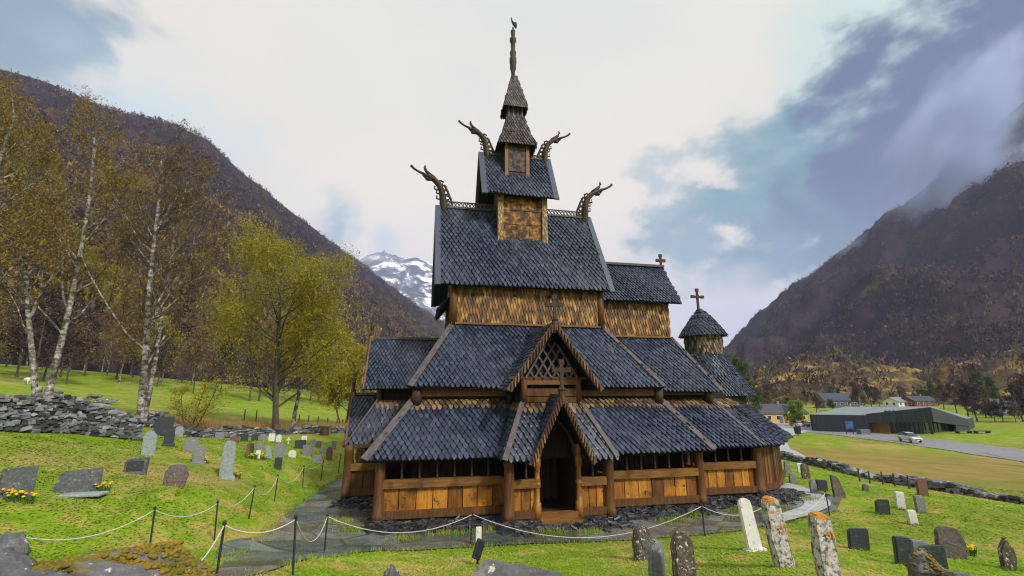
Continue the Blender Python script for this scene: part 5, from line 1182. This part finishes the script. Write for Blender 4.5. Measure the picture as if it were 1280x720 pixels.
# ================================================================== VALLEY BUILDINGS
M['w_yellow'] = solid('yellow_painted_wood', (.55, .36, .07)); M['w_white'] = solid('white_painted_wood', (.72, .72, .68)); M['w_pale'] = solid('pale_grey_wood', (.34, .33, .30)); M['w_red'] = solid('red_painted_wood', (.16, .04, .03)); M['w_bluegrey'] = solid('blue_grey_painted_wood', (.10, .115, .15))
M['r_dark'] = solid('dark_slate_roof', (.05, .055, .07), .5); M['r_grey'] = solid('grey_roof', (.20, .21, .22), .5); M['r_blue'] = solid('blue_black_roof', (.035, .05, .085), .5)
M['pane'] = solid('window_glass', (.03, .04, .05), .1, .6); M['trim'] = solid('white_trim', (.75, .75, .72))
def house(px, py, h, L, D, Hw, Hr, yaw, wm, rm, label, nwin=4, chim=True, cat='house', name='house'):
    x, y, _ = at(px, py, h); z = g1(x, y); e = empty(name, (x, y, z), label, cat); ORG[e.name] = Vector((0, 0, 0)); e.rotation_euler = (0, 0, yaw)
    MB().box((0, 0, Hw/2-.3), (L, D, Hw+.6)).add([(-L/2, -D/2, Hw), (-L/2, D/2, Hw), (-L/2, 0, Hw+Hr-.1), (L/2, -D/2, Hw), (L/2, D/2, Hw), (L/2, 0, Hw+Hr-.1)], [(0, 2, 1), (3, 4, 5)]).build('wall', M[wm], e)
    o = .4; r = MB()
    for s in (-1, 1): r.slab([(-L/2-o, s*(D/2+o), Hw-o*2*Hr/D+.1), (L/2+o, s*(D/2+o), Hw-o*2*Hr/D+.1), (L/2+o, 0, Hw+Hr+.1), (-L/2-o, 0, Hw+Hr+.1)], .16)
    rf = r.build('roof', M[rm], e)
    if chim: MB().box((L*.18, .2, Hw+Hr+.3), (.6, .6, 1.4)).build('chimney', M['r_grey'], rf)
    for k in range(nwin):
        xx = -L/2+L*(k+.5)/nwin
        f = MB().box((xx, -D/2-.03, Hw*.55), (1.25, .08, 1.35)).build('window', M['trim'], e); MB().box((xx, -D/2-.08, Hw*.55), (1.05, .04, 1.15)).build('pane', M['pane'], f)
    for k in (-1, 1):
        f = MB().box((-L/2-.03, k*D*.22, Hw*.55), (.08, 1.1, 1.3)).build('window', M['trim'], e); MB().box((-L/2-.08, k*D*.22, Hw*.55), (.04, .9, 1.1)).build('pane', M['pane'], f)
    f = MB().box((L*.05, -D/2-.04, 1.0), (1.1, .07, 2.1)).build('door', M['w_bluegrey'], e); MB().box((L*.05+.4, -D/2-.1, 1.0), (.06, .05, .15)).build('handle', M['iron'], f)
    return e
def gable_front(e, px, L, D, Hw, wm, rm):
    # a cross gable facing the front
    MB().add([(px-2, -D/2-.6, -.3), (px+2, -D/2-.6, -.3), (px+2, -D/2-.6, Hw), (px, -D/2-.6, Hw+2.2), (px-2, -D/2-.6, Hw), (px-2, 0, -.3), (px+2, 0, -.3), (px+2, 0, Hw), (px, 0, Hw+2.2), (px-2, 0, Hw)],
             [(0, 1, 2, 3, 4), (0, 4, 9, 5), (1, 6, 7, 2)]).build('front_gable', M[wm], e)
    r = MB()
    for s in (-1, 1): r.slab([(px+s*2.4, -D/2-1, Hw-.35), (px, -D/2-1, Hw+2.35), (px, .5, Hw+2.35), (px+s*2.4, .5, Hw-.35)], .15)
    r.build('front_gable_roof', M[rm], e)
    f = MB().box((px, -D/2-.66, Hw*.55), (1.5, .08, 1.5)).build('window', M['trim'], e); MB().box((px, -D/2-.71, Hw*.55), (1.3, .04, 1.3)).build('pane', M['pane'], f)
e = house(962, 526, 150, 21, 8, 3.0, 2.6, -.05, 'w_yellow', 'r_dark', 'long yellow house with front gable and white windows beyond the lane', 7); gable_front(e, 4.5, 21, 8, 3.0, 'w_yellow', 'r_dark')
house(1046, 508, 235, 16, 9, 3.6, 3.4, -.3, 'w_bluegrey', 'r_blue', 'dark house with steep blue-black roof above the long grey hall', 5)
house(1064, 509, 235, 11, 7, 2.3, 2.0, .1, 'w_pale', 'r_dark', 'low pale house beside the blue-black roofed one', 5)
house(1122, 508, 225, 9, 7, 2.5, 1.8, .1, 'w_white', 'r_grey', 'white house with grey roof rising behind the long grey hall', 3)
house(1148, 507, 225, 15, 8, 2.6, 2.2, .05, 'w_red', 'r_blue', 'red house with dark blue roof right of the white one', 4)
house(1262, 515, 165, 11, 9, 3.0, 2.4, -.5, 'w_bluegrey', 'r_blue', 'dark blue-grey house near the right photo edge', 4)
house(1240, 512, 190, 12, 6, 2.2, 1.2, .2, 'w_white', 'r_grey', 'low pale shed left of the dark blue-grey house at the right', 4, False, 'shed', 'shed')
house(1030, 506, 290, 12, 8, 2.6, 1.8, .3, 'w_red', 'r_dark', 'small red house farthest back below the knolls', 4)

# ---- the long hall (visitor centre): folded grey roof over slatted walls, glazed front
VC = empty('long_hall', at(1110, 541, 104), 'long low modern grey hall with a folded roof and a glazed recess with orange wood', 'building'); ORG[VC.name] = Vector((0, 0, 0)); VC.location.z = g1(VC.location.x, VC.location.y)
def W(px, py, h):
    p = at(px, py, h); return (p[0]-VC.location.x, p[1]-VC.location.y, p[2]-VC.location.z)
A0, A1 = W(1013, 541, 112), W(1013, 518, 112); B0, B1 = W(1083, 540, 104), W(1083, 519, 104); C1 = W(1160, 509, 96); C0 = W(1160, 540, 96); D0, D1 = W(1207, 541, 108), W(1207, 524, 108)
F0, F1 = W(1055, 531, 138), W(1055, 508.5, 138); E1 = W(1162, 508, 132); Gp = W(1215, 522, 128)
M['slats'] = mat('grey_slat_cladding', [(.3, (.022, .026, .034)), (.7, (.060, .068, .085))], 3, 5, stretch=(3, 3, .05), rough=.7, bump=.6)
M['zinc'] = mat('pale_zinc_roof', [(.3, (.17, .21, .23)), (.7, (.27, .32, .34))], .6, 5, rough=.4, bump=.05)
def dn(p, z=-1.0): return (p[0], p[1], z)
MB().slab([A1, B1, (B1[0], B1[1], -1), (A1[0], A1[1], -1)], .3, (.3, 1, 0)).slab([A1, F1, dn(F1), dn(A1)], .3, (1, .2, 0)).slab([D1, Gp, dn(Gp), dn(D1)], .3, (-1, .2, 0)).slab([F1, E1, dn(E1), dn(F1)], .3, (0, -1, 0)).slab([E1, Gp, dn(Gp), dn(E1)], .3, (0, -1, 0)).build('wall', M['slats'], VC)
fz = lambda p, d: (p[0], p[1], p[2]-d)
mid = tuple((B1[k]+C1[k])/2 for k in range(3))
MB().slab([(B1[0], B1[1], B1[2]+.3), C1, fz(C1, 2.9), fz(B1, 1.6)], .4, (.2, 1, 0)).slab([C1, D1, fz(D1, 1.6), fz(C1, 2.9)], .4, (-.5, 1, 0)).build('fascia', M['slats'], VC)
MB().add([A1, B1, F1], [(0, 1, 2)]).add([B1, C1, E1, F1], [(0, 1, 2), (0, 2, 3)]).add([C1, D1, Gp, E1], [(0, 1, 2), (0, 2, 3)]).build('roof', M['zinc'], VC)
def back(p, d): return (p[0]+FW[0]*d, p[1]+FW[1]*d, p[2])
def lerp(a, b, t): return tuple(a[k]+(b[k]-a[k])*t for k in range(3))
q0, q1 = back(dn(B1, -.5), 4), back(dn(lerp(B1, C1, .52), -.5), 3)
MB().slab([(q0[0], q0[1], 3.6), (q1[0], q1[1], 4.6), q1, q0], .2, (0, 1, 0)).build('wood_wall', mat('orange_larch', [(.3, (.26, .12, .035)), (.7, (.46, .24, .08))], 2, 5, stretch=(3, 3, .1), rough=.6), VC)
q2, q3 = back(dn(lerp(B1, C1, .5), -.5), 3.2), back(dn(C1, -.5), 2)
q4 = back(dn(lerp(C1, D1, .62), -.5), 1.2)
MB().slab([(q2[0], q2[1], 4.8), (q3[0], q3[1], 5.2), q3, q2], .1, (0, 1, 0)).slab([(q3[0], q3[1], 5.2), (q4[0], q4[1], 4), q4, q3], .1, (0, 1, 0)).build('glass_front', M['pane'], VC)
mb = MB()
for t in np.linspace(.02, .98, 9): p = lerp(q2, q3, t); mb.beam((p[0], p[1]-.15, -.5), (p[0], p[1]-.15, 5), .12, .12)
for t in np.linspace(.05, .98, 7): p = lerp(q3, q4, t); mb.beam((p[0], p[1]-.15, -.5), (p[0], p[1]-.15, 4.4), .12, .12)
mb.beam((C1[0]+.5, C1[1]+.5, -.5), (C1[0]-.3, C1[1], C1[2]-1), .45, .45)
mb.build('mullions', M['slats'], VC)
MB().slab([lerp(C1, D1, .6)[:2]+(2.6,), fz(D1, 1.4), dn(D1), dn(lerp(C1, D1, .6))], .3, (-.3, 1, 0)).build('end_wall', M['slats'], VC)
# terrace benches, information board, bin
for px, lb in ((1205, 'low grey timber bench at the right end of the long hall'), (1228, 'rightmost grey timber bench on the lawn by the hall')):
    x, y, _ = at(px, 542, 98); z = g1(x, y); e = empty('bench', (x, y, z), lb, 'bench'); ORG[e.name] = Vector((0, 0, 0))
    MB().box((0, 0, .5), (4.2, .9, .12)).build('seat', M['board'], e)
    for s in (-1.6, 1.6): MB().box((s, 0, .22), (.2, .8, .44)).build('leg', M['board'], e)
x, y, _ = at(1063, 541, 97); z = g1(x, y); e = empty('information_board', (x, y, z), 'blue information board on legs before the grey hall', 'sign'); ORG[e.name] = Vector((0, 0, 0))
MB().box((0, 0, 1.9), (1.9, .12, 1.5)).build('panel', mat('blue_panel', [(.4, (.015, .05, .14)), (.6, (.035, .11, .25))], 1.2, 4, rough=.4, bump=0), e)
for s in (-.8, .8): MB().box((s, .1, .9), (.12, .12, 1.9)).build('leg', M['iron'], e)
MB().box((2.6, -.6, .5), (2.4, 1.0, 1.1)).build('planter', M['w_bluegrey'], e)
x, y, _ = at(998, 546, 84); z = g1(x, y); e = empty('litter_bin', (x, y, z), 'dark litter bin on a post at the lane corner', 'bin'); ORG[e.name] = Vector((0, 0, 0))
MB().lathe((0, 0, .3), [(.5, 0), (.6, 1.1), (.62, 1.15), (.3, 1.25)], 12).build('bin_body', M['iron'], e); MB().lathe((0, 0, -.2), [(.08, 0), (.08, .6)], 8).build('post', M['iron'], e)

# ---- cars
def car(loc, yaw, body, label, name='car'):
    e = empty(name, loc, label, 'car', None); ORG[e.name] = Vector((0, 0, 0)); e.rotation_euler = (0, 0, yaw)
    st = [(-2.0, .55, .72, .70), (-1.95, .38, .95, .8), (-1.6, .34, .98, .84), (-.9, .32, .98, .85), (0, .32, .97, .86), (.9, .34, .95, .85), (1.5, .34, .88, .82), (1.88, .38, .74, .74), (1.98, .45, .62, .6)]
    mb = MB(); n = 8
    for x, z0, z1, w in st: mb.v += [(x, -w*.94, z0), (x, -w, z0+.12), (x, -w, z1-.14), (x, -w*.9, z1), (x, w*.9, z1), (x, w, z1-.14), (x, w, z0+.12), (x, w*.94, z0)]
    for i in range(len(st)-1): mb.f += [(i*n+k, i*n+(k+1) % n, (i+1)*n+(k+1) % n, (i+1)*n+k) for k in range(n)]
    mb.f += [tuple(range(7, -1, -1)), tuple((len(st)-1)*n+k for k in range(n))]
    mb.v += []; b = len(mb.v)
    rf = [(-1.55, 1.42, .58), (-.9, 1.5, .62), (.1, 1.47, .61), (.3, 1.42, .58)]
    mb.v += [(x, s*w, z) for x, z, w in rf for s in (-1, 1)]; mb.f += [(b+2*i, b+2*i+1, b+2*i+3, b+2*i+2) for i in range(3)]
    bm_ = mb.build('body', body, e, smooth=False); bevel(bm_, .05, 2)
    g = MB()
    g.add([(-1.9, -.74, .95), (-1.55, -.58, 1.41), (-1.55, .58, 1.41), (-1.9, .74, .95)], [(0, 1, 2, 3)]).add([(1.15, -.76, .93), (.3, -.58, 1.41), (.3, .58, 1.41), (1.15, .76, .93)], [(0, 1, 2, 3)])
    for s in (-1, 1): g.add([(-1.85, s*.78, .96), (1.1, s*.78, .94), (.3, s*.585, 1.41), (.1, s*.615, 1.46), (-.9, s*.625, 1.49), (-1.55, s*.585, 1.41)], [(0, 1, 2, 3, 4, 5)])
    g.build('windows', M['pane'], e)
    for x in (-1.25, 1.22):
        for s in (-1, 1):
            w = MB(); w.v = []; w.tube([(x, s*.7, .31), (x, s*.86, .31)], .31, 16); wo = w.build('wheel', M['iron'], e); MB().tube([(x, s*.85, .31), (x, s*.875, .31)], .19, 10).build('rim', M['zinc'], wo)
    for s in (-1, 1):
        MB().box((1.86, s*.58, .66), (.2, .3, .14)).build('headlight', M['trim'], e); MB().box((-1.96, s*.62, .78), (.08, .2, .3)).build('tail_light', M['w_red'], e)
        MB().box((.85, s*.93, .98), (.14, .16, .12)).build('mirror', body, e)
        MB().box((.1, s*.865, .8), (.18, .03, .03)).build('door_handle', M['iron'], e)
    MB().box((1.96, 0, .5), (.08, .9, .16)).build('grille', M['iron'], e)
    MB().box((1.99, 0, .42), (.03, .5, .11)).build('number_plate', M['trim'], e)
    return e
cp = at(1138, 552, 73)
def heading(px0, py0, px1, py1):
    a = H(px0, py0); b = H(px1, py1); return math.atan2(b[1]-a[1], b[0]-a[0])
silver = mat('silver_car_paint', [(.3, (.42, .45, .48)), (.7, (.5, .53, .56))], 2, 2, rough=.25, spec=.6, bump=0)
c = car((cp[0], cp[1], g1(cp[0], cp[1])+.07), -1.88, silver, 'silver hatchback driving on the wet road before the grey hall'); c.scale = (.85, .88, .95)
for px, col, lb, yw in ((996, (.6, .6, .6), 'white car parked beyond the lane, nearest the green tree', 1.2), (1004, (.05, .06, .08), 'dark car parked between the white car and the hall', 1.3), (1010, (.4, .42, .45), 'grey car parked closest to the left end of the hall', 1.2)):
    p = at(px, 530, 128); k = car((p[0], p[1], g1(p[0], p[1])+.02), yw, solid('car_paint', col, .3, .6), lb)

# sheep grazing in the field
def sheep(px, py, h, yaw, label):
    x, y, _ = at(px, py, h); z = g1(x, y); e = empty('sheep', (x, y, z), label, 'sheep'); ORG[e.name] = Vector((0, 0, 0)); e.rotation_euler = (0, 0, yaw)
    wool = solid('wool', (.62, .58, .5), .95); dark = solid('sheep_skin', (.5, .45, .38), .9)
    b = MB().tube([(-.55, 0, .66), (-.48, 0, .68), (-.25, 0, .66), (.1, 0, .66), (.36, 0, .69), (.5, 0, .72), (.66, 0, .62), (.76, 0, .46)], [.08, .2, .28, .29, .26, .2, .13, .12], 10)
    b.tube([(.74, 0, .5), (.86, 0, .38), (.96, 0, .28)], [.11, .1, .05], 8)
    for xx, k in ((-.4, 1), (.32, -1)):
        for s in (-.13, .13): b.tube([(xx, s, .6), (xx+.02*k, s, .34), (xx-.02*k, s, .28), (xx, s, 0)], [.1, .055, .045, .04], 6)
    for s in (-1, 1): b.tube([(.76, s*.08, .5), (.72, s*.2, .5)], [.04, .02], 5)
    b.build('body', wool, e, smooth=True)
sheep(33, 482, 58, 2.6, 'white sheep grazing at the far left behind the forked birch')
rock(288, 516, 60, (1.1, .8, .7), 'grey_rock', 'small pale boulder in the green field left of the large yellow-green tree', 27, 3)

# trees of the valley
M['pbark'] = mat('pine_bark', [(.3, (.07, .04, .025)), (.7, (.2, .11, .06))], 5, 5, rough=.9)
PINE = dict(wob=.14, up=[.06, .05, .06, .02], kids=[15, 6, 5], start=.35, ang=[1.1, .8, .9], len=[.36, .5, .5], rf=.4, leaves=14, ls=.2)
make_tree('pine_tree', P3(941, 527, 92), [((0, 0), (.02, 0, 1), 10.5, .2)], dict(PINE, start=.25), 71, 'leaf_pine', .11, 'green pine before the yellow house', bark='pbark', maxlev=3)
make_tree('pine_tree', P3(921, 522, 84), [((0, 0), (.0, 0, 1), 13, .22)], PINE, 72, 'leaf_pine', .11, 'pine rising directly behind the right end of the church roofs', bark='pbark', maxlev=3)
make_tree('pine_tree', P3(907, 520, 88), [((0, 0), (.0, 0, 1), 15.5, .24)], PINE, 76, 'leaf_pine', .11, 'tallest pine just right of the round apse turret', bark='pbark', maxlev=3)
make_tree('round_tree', P3(998, 527, 128), [((0, 0), (0, 0, 1), 6.4, .2)], dict(ROUND, start=.15, leaves=14, ls=.3), 73, 'leaf_lime', .15, 'round bright lime-green tree beside the parked cars', bark='bark', maxlev=3)
vp = [make_tree('valley_tree', (0, 0, -100), [((0, 0), (0, 0, 1), 8, .16)], dict(ROUND, leaves=6), 81, 'leaf_brown', .14, None, bark='bark', maxlev=3),
      make_tree('valley_tree', (0, 0, -100), [((0, 0), (0, 0, 1), 8, .16)], dict(ROUND, leaves=8, kids=[10, 6, 4]), 82, 'leaf_purple', .14, None, bark='bark', maxlev=3),
      make_tree('valley_tree', (0, 0, -100), [((0, 0), (0, 0, 1), 6, .16)], dict(ROUND, leaves=40, ls=.3), 83, 'leaf_green', .14, None, bark='bark', maxlev=2),
      make_tree('valley_tree', (0, 0, -100), [((0, 0), (0, 0, 1), 7.5, .16)], dict(PINE, start=.12, len=[.28, .55, .5], leaves=14), 84, 'leaf_pine', .14, None, bark='bark', maxlev=3)]
VL = ['bare brown tree among the valley houses', 'bare purplish tree among the valley houses', 'green bushy tree among the valley houses', 'dark evergreen among the valley houses']
usedv = set()
for px, h, k, s in [(1075, 205, 0, 1.5), (1090, 210, 1, 1.3), (1020, 210, 0, 1.0), (985, 240, 2, .9), (1008, 260, 1, 1.1), (1100, 230, 0, 1.1), (1158, 240, 2, 1.3), (1168, 236, 3, 1.6), (1180, 200, 0, 1.2), (1195, 178, 1, 1.3), (1208, 150, 0, 1.5), (1218, 146, 1, 1.35), (1230, 158, 0, 1.2),
     (1226, 190, 3, 1.9), (1245, 205, 3, 1.7), (1275, 140, 1, 1.3), (1290, 150, 0, 1.6), (1250, 140, 1, .8), (1266, 138, 0, .7), (1240, 142, 1, .7), (1284, 138, 1, .9), (960, 190, 0, 1.2), (975, 210, 2, 1.0), (948, 200, 1, 1.3), (1052, 260, 3, 1.2), (1130, 260, 0, 1.2), (930, 205, 2, 1.1), (1215, 225, 1, 1.5), (1305, 170, 0, 1.5), (1040, 215, 2, .8)]:
    x, y, _ = at(px, 510, h); o = vp[k] if k not in usedv else copy_tree(vp[k]); usedv.add(k); o.location = (x, y, g1(x, y)); o.scale = (s, s, s); o.rotation_euler = (0, 0, random.uniform(0, 6)); tag(o, VL[k], 'tree', 'trees among the valley houses')

# ================================================================== SKY AND LIGHT
w = bpy.data.worlds.new('World'); S.world = w; w.use_nodes = True; nt = w.node_tree; nd = nt.nodes; ln = nt.links
SUN_EL, SUN_AZ = R(42), R(148)            # azimuth clockwise from north (+Y): from behind the camera, to the right
bg = nd['Background']; sky = nd.new('ShaderNodeTexSky'); sky.sky_type = 'NISHITA'; sky.sun_disc = False; sky.sun_elevation = SUN_EL; sky.sun_rotation = SUN_AZ; sky.altitude = 300; sky.dust_density = 2
ln.new(sky.outputs[0], bg.inputs['Color']); bg.inputs['Strength'].default_value = .07
tc = nd.new('ShaderNodeTexCoord'); DIR = tc.outputs['Generated']
def vmath(op, a, b=None):
    n = nd.new('ShaderNodeVectorMath'); n.operation = op
    for i, q in enumerate((a, b)):
        if q is None: continue
        if isinstance(q, (tuple, list)): n.inputs[i].default_value = q
        else: ln.new(q, n.inputs[i])
    return n
def fm(op, a, b=None):
    n = nd.new('ShaderNodeMath'); n.operation = op
    for i, q in enumerate((a, b)):
        if q is None: continue
        if isinstance(q, (int, float)): n.inputs[i].default_value = q
        else: ln.new(q, n.inputs[i])
    return n.outputs[0]
mp = nd.new('ShaderNodeMapping'); mp.inputs['Scale'].default_value = (1, 1, 1.7); ln.new(DIR, mp.inputs['Vector'])
n1 = nd.new('ShaderNodeTexNoise'); n1.inputs['Scale'].default_value = 2.6; n1.inputs['Detail'].default_value = 8; n1.inputs['Roughness'].default_value = .52; n1.inputs['Distortion'].default_value = .35; ln.new(mp.outputs[0], n1.inputs['Vector'])
n2 = nd.new('ShaderNodeTexNoise'); n2.inputs['Scale'].default_value = 6; n2.inputs['Detail'].default_value = 9; n2.inputs['Roughness'].default_value = .55; ln.new(mp.outputs[0], n2.inputs['Vector'])
n3 = nd.new('ShaderNodeTexNoise'); n3.inputs['Scale'].default_value = 1.3; n3.inputs['Detail'].default_value = 4; ln.new(mp.outputs[0], n3.inputs['Vector'])
rp = nd.new('ShaderNodeValToRGB'); e_ = rp.color_ramp.elements
e_[0].position = .3; e_[0].color = (.66, .64, .56, 1); e_[1].position = .62; e_[1].color = (.83, .75, .61, 1); ln.new(n3.outputs['Fac'], rp.inputs['Fac']); col = rp.outputs['Color']
def dirpx(px, py):
    d = Vector(ray(px, py)[:3]).normalized(); return tuple(d)
def patch(col, px, py, inner, outer, c, wob=8, strength=1.0, n=n1):
    """a soft-edged cloud or gap round one direction; inner / outer radius and raggedness in degrees"""
    dt = vmath('DOT_PRODUCT', DIR, dirpx(px, py)).outputs['Value']
    an = fm('MULTIPLY', fm('ARCCOSINE', fm('MINIMUM', dt, .99999)), 57.2958)
    wv = fm('ADD', fm('MULTIPLY', fm('SUBTRACT', n.outputs['Fac'], .5), wob*3.2), fm('MULTIPLY', fm('SUBTRACT', n2.outputs['Fac'], .5), wob*2.6))
    a = fm('ADD', an, wv); mr = nd.new('ShaderNodeMapRange'); mr.interpolation_type = 'SMOOTHSTEP'
    mr.inputs['From Min'].default_value = outer; mr.inputs['From Max'].default_value = inner; mr.inputs['To Max'].default_value = strength; ln.new(a, mr.inputs['Value'])
    mx = nd.new('ShaderNodeMix'); mx.data_type = 'RGBA'; ln.new(mr.outputs['Result'], mx.inputs['Factor']); ln.new(col, mx.inputs['A']); mx.inputs['B'].default_value = (*c, 1); return mx.outputs['Result']
col = patch(col, 640, -150, 4, 34, (.56, .64, .60), 6, .45)
col = patch(col, 30, 40, 3, 11, (.15, .26, .32), 10, .9)
col = patch(col, 110, 60, 0, 5, (.19, .29, .36), 8, .85)
col = patch(col, 190, 165, 1, 11, (.50, .66, .70), 5, .8)
col = patch(col, 1150, 40, 1, 12, (.47, .66, .60), 6, .8)
col = patch(col, 975, 300, 2.5, 7, (.075, .21, .25), 9, .95)
col = patch(col, 880, 305, 0, 4.5, (.16, .30, .33), 8, .85)
col = patch(col, 960, 230, 0, 4.5, (.14, .29, .32), 8, .8)
col = patch(col, 1060, 285, 2, 6.5, (.06, .14, .19), 7, .97)
col = patch(col, 1110, 170, 0, 5.5, (.12, .28, .31), 8, .9)
col = patch(col, 822, 205, -1.5, 2.2, (.36, .46, .46), 9, .75)
col = patch(col, 425, 285, 0, 4.5, (.15, .33, .45), 4, .95)
col = patch(col, 480, 300, 0, 3, (.48, .58, .62), 2, .6)
col = patch(col, 925, 400, 1, 7, (.76, .69, .60), 3, .85)
col = patch(col, 1340, 60, 9, 13.5, (.060, .088, .175), 8, .98)
col = patch(col, 1225, 200, 3.5, 9, (.055, .082, .165), 7, .97)
cl = nd.new('ShaderNodeBackground'); cl.inputs['Strength'].default_value = .76; ln.new(col, cl.inputs['Color'])
mxs = nd.new('ShaderNodeMixShader'); mxs.inputs[0].default_value = .93
ln.new(bg.outputs[0], mxs.inputs[1]); ln.new(cl.outputs[0], mxs.inputs[2]); ln.new(mxs.outputs[0], nd['World Output'].inputs['Surface'])

sl = bpy.data.lights.new('sun', 'SUN'); sl.energy = 2.5; sl.angle = R(8); sl.color = (1, .93, .82)
so = bpy.data.objects.new('sun', sl); COL.objects.link(so)
sd = Vector((math.sin(SUN_AZ)*math.cos(SUN_EL), math.cos(SUN_AZ)*math.cos(SUN_EL), math.sin(SUN_EL)))
so.rotation_euler = (-sd).to_track_quat('-Z', 'Y').to_euler()

vs_ = S.view_settings; vs_.view_transform = 'Standard'; vs_.look = 'None'; vs_.exposure = 0; vs_.gamma = 1; vs_.use_curve_mapping = False
S.cycles.use_denoising = True; S.cycles.max_bounces = 5; S.cycles.diffuse_bounces = 3; S.cycles.glossy_bounces = 2; S.cycles.transmission_bounces = 3; S.cycles.volume_bounces = 0; S.cycles.transparent_max_bounces = 6

# ================================================================== LOW CLOUD AND HAZE
def volmat(name, color, density, noise=None, aniso=.2):
    m = bpy.data.materials.new(name); m.use_nodes = True; nt = m.node_tree; nt.nodes.remove(nt.nodes['Principled BSDF'])
    v = nt.nodes.new('ShaderNodeVolumePrincipled'); v.inputs['Color'].default_value = (*color, 1); v.inputs['Density'].default_value = density; v.inputs['Anisotropy'].default_value = aniso
    nt.links.new(v.outputs[0], nt.nodes['Material Output'].inputs['Volume'])
    if noise:
        sc, lo, hi = noise; tc = nt.nodes.new('ShaderNodeTexCoord'); nz = nt.nodes.new('ShaderNodeTexNoise'); nz.inputs['Scale'].default_value = sc; nz.inputs['Detail'].default_value = 5; nz.inputs['Roughness'].default_value = .58
        nt.links.new(tc.outputs['Object'], nz.inputs['Vector'])
        ln_ = nt.nodes.new('ShaderNodeVectorMath'); ln_.operation = 'LENGTH'; nt.links.new(tc.outputs['Object'], ln_.inputs[0])
        f = nt.nodes.new('ShaderNodeMapRange'); f.inputs['From Min'].default_value = 1.0; f.inputs['From Max'].default_value = .2; f.inputs['To Min'].default_value = -.42; f.inputs['To Max'].default_value = .28; nt.links.new(ln_.outputs['Value'], f.inputs['Value'])
        ad = nt.nodes.new('ShaderNodeMath'); ad.operation = 'ADD'; nt.links.new(nz.outputs['Fac'], ad.inputs[0]); nt.links.new(f.outputs['Result'], ad.inputs[1])
        mr = nt.nodes.new('ShaderNodeMapRange'); mr.interpolation_type = 'SMOOTHSTEP'; mr.inputs['From Min'].default_value = lo; mr.inputs['From Max'].default_value = hi; mr.inputs['To Max'].default_value = density; nt.links.new(ad.outputs[0], mr.inputs['Value']); nt.links.new(mr.outputs['Result'], v.inputs['Density'])
    return m
def cloud(px, py, h, d, rz, dens, col_, label):
    bm = bmesh.new(); bmesh.ops.create_icosphere(bm, subdivisions=3, radius=1); me = bpy.data.meshes.new('low_cloud'); bm.to_mesh(me); bm.free()
    m = volmat('low_cloud_vapour', col_, dens, (2.6, .44, .95)); me.materials.append(m)
    o = bpy.data.objects.new('low_cloud', me); COL.objects.link(o); o.location = at(px, py, h); o.scale = d; o.rotation_euler = (0, rz, -PSI); tag(o, label, kind='stuff'); return o
cloud(1200, 165, 900, (460, 190, 220), -.9, .030, (.58, .68, .96), 'purple-grey low cloud hugging the right mountain crest')
cloud(1268, 205, 860, (220, 100, 90), -.6, .020, (.62, .72, 1.0), 'thin veil of cloud on the upper right mountain at the photo edge')
cloud(1062, 312, 1130, (110, 60, 45), -.7, .012, (.66, .75, 1.0), 'small wisp of low cloud at the shoulder of the right mountain')
cloud(468, 322, 4200, (420, 200, 110), .1, .006, (.85, .9, 1.0), 'pale cloud drifting across the distant snowy peak')
x0, x1, y0, y1, z0, z1 = -6600., 8500., -6600., 9500., -60., 1900.
hz = MB().box(((x0+x1)/2, (y0+y1)/2, (z0+z1)/2), (x1-x0, y1-y0, z1-z0)).build('haze', volmat('valley_haze', (.52, .60, .95), HAZE, None, .0))
tag(hz, kind='stuff')
S.cycles.volume_bounces = 2; S.cycles.volume_step_rate = 2.0; S.cycles.volume_max_steps = 128
vs_.exposure = EXPO
S.cycles.filter_width = 1.15
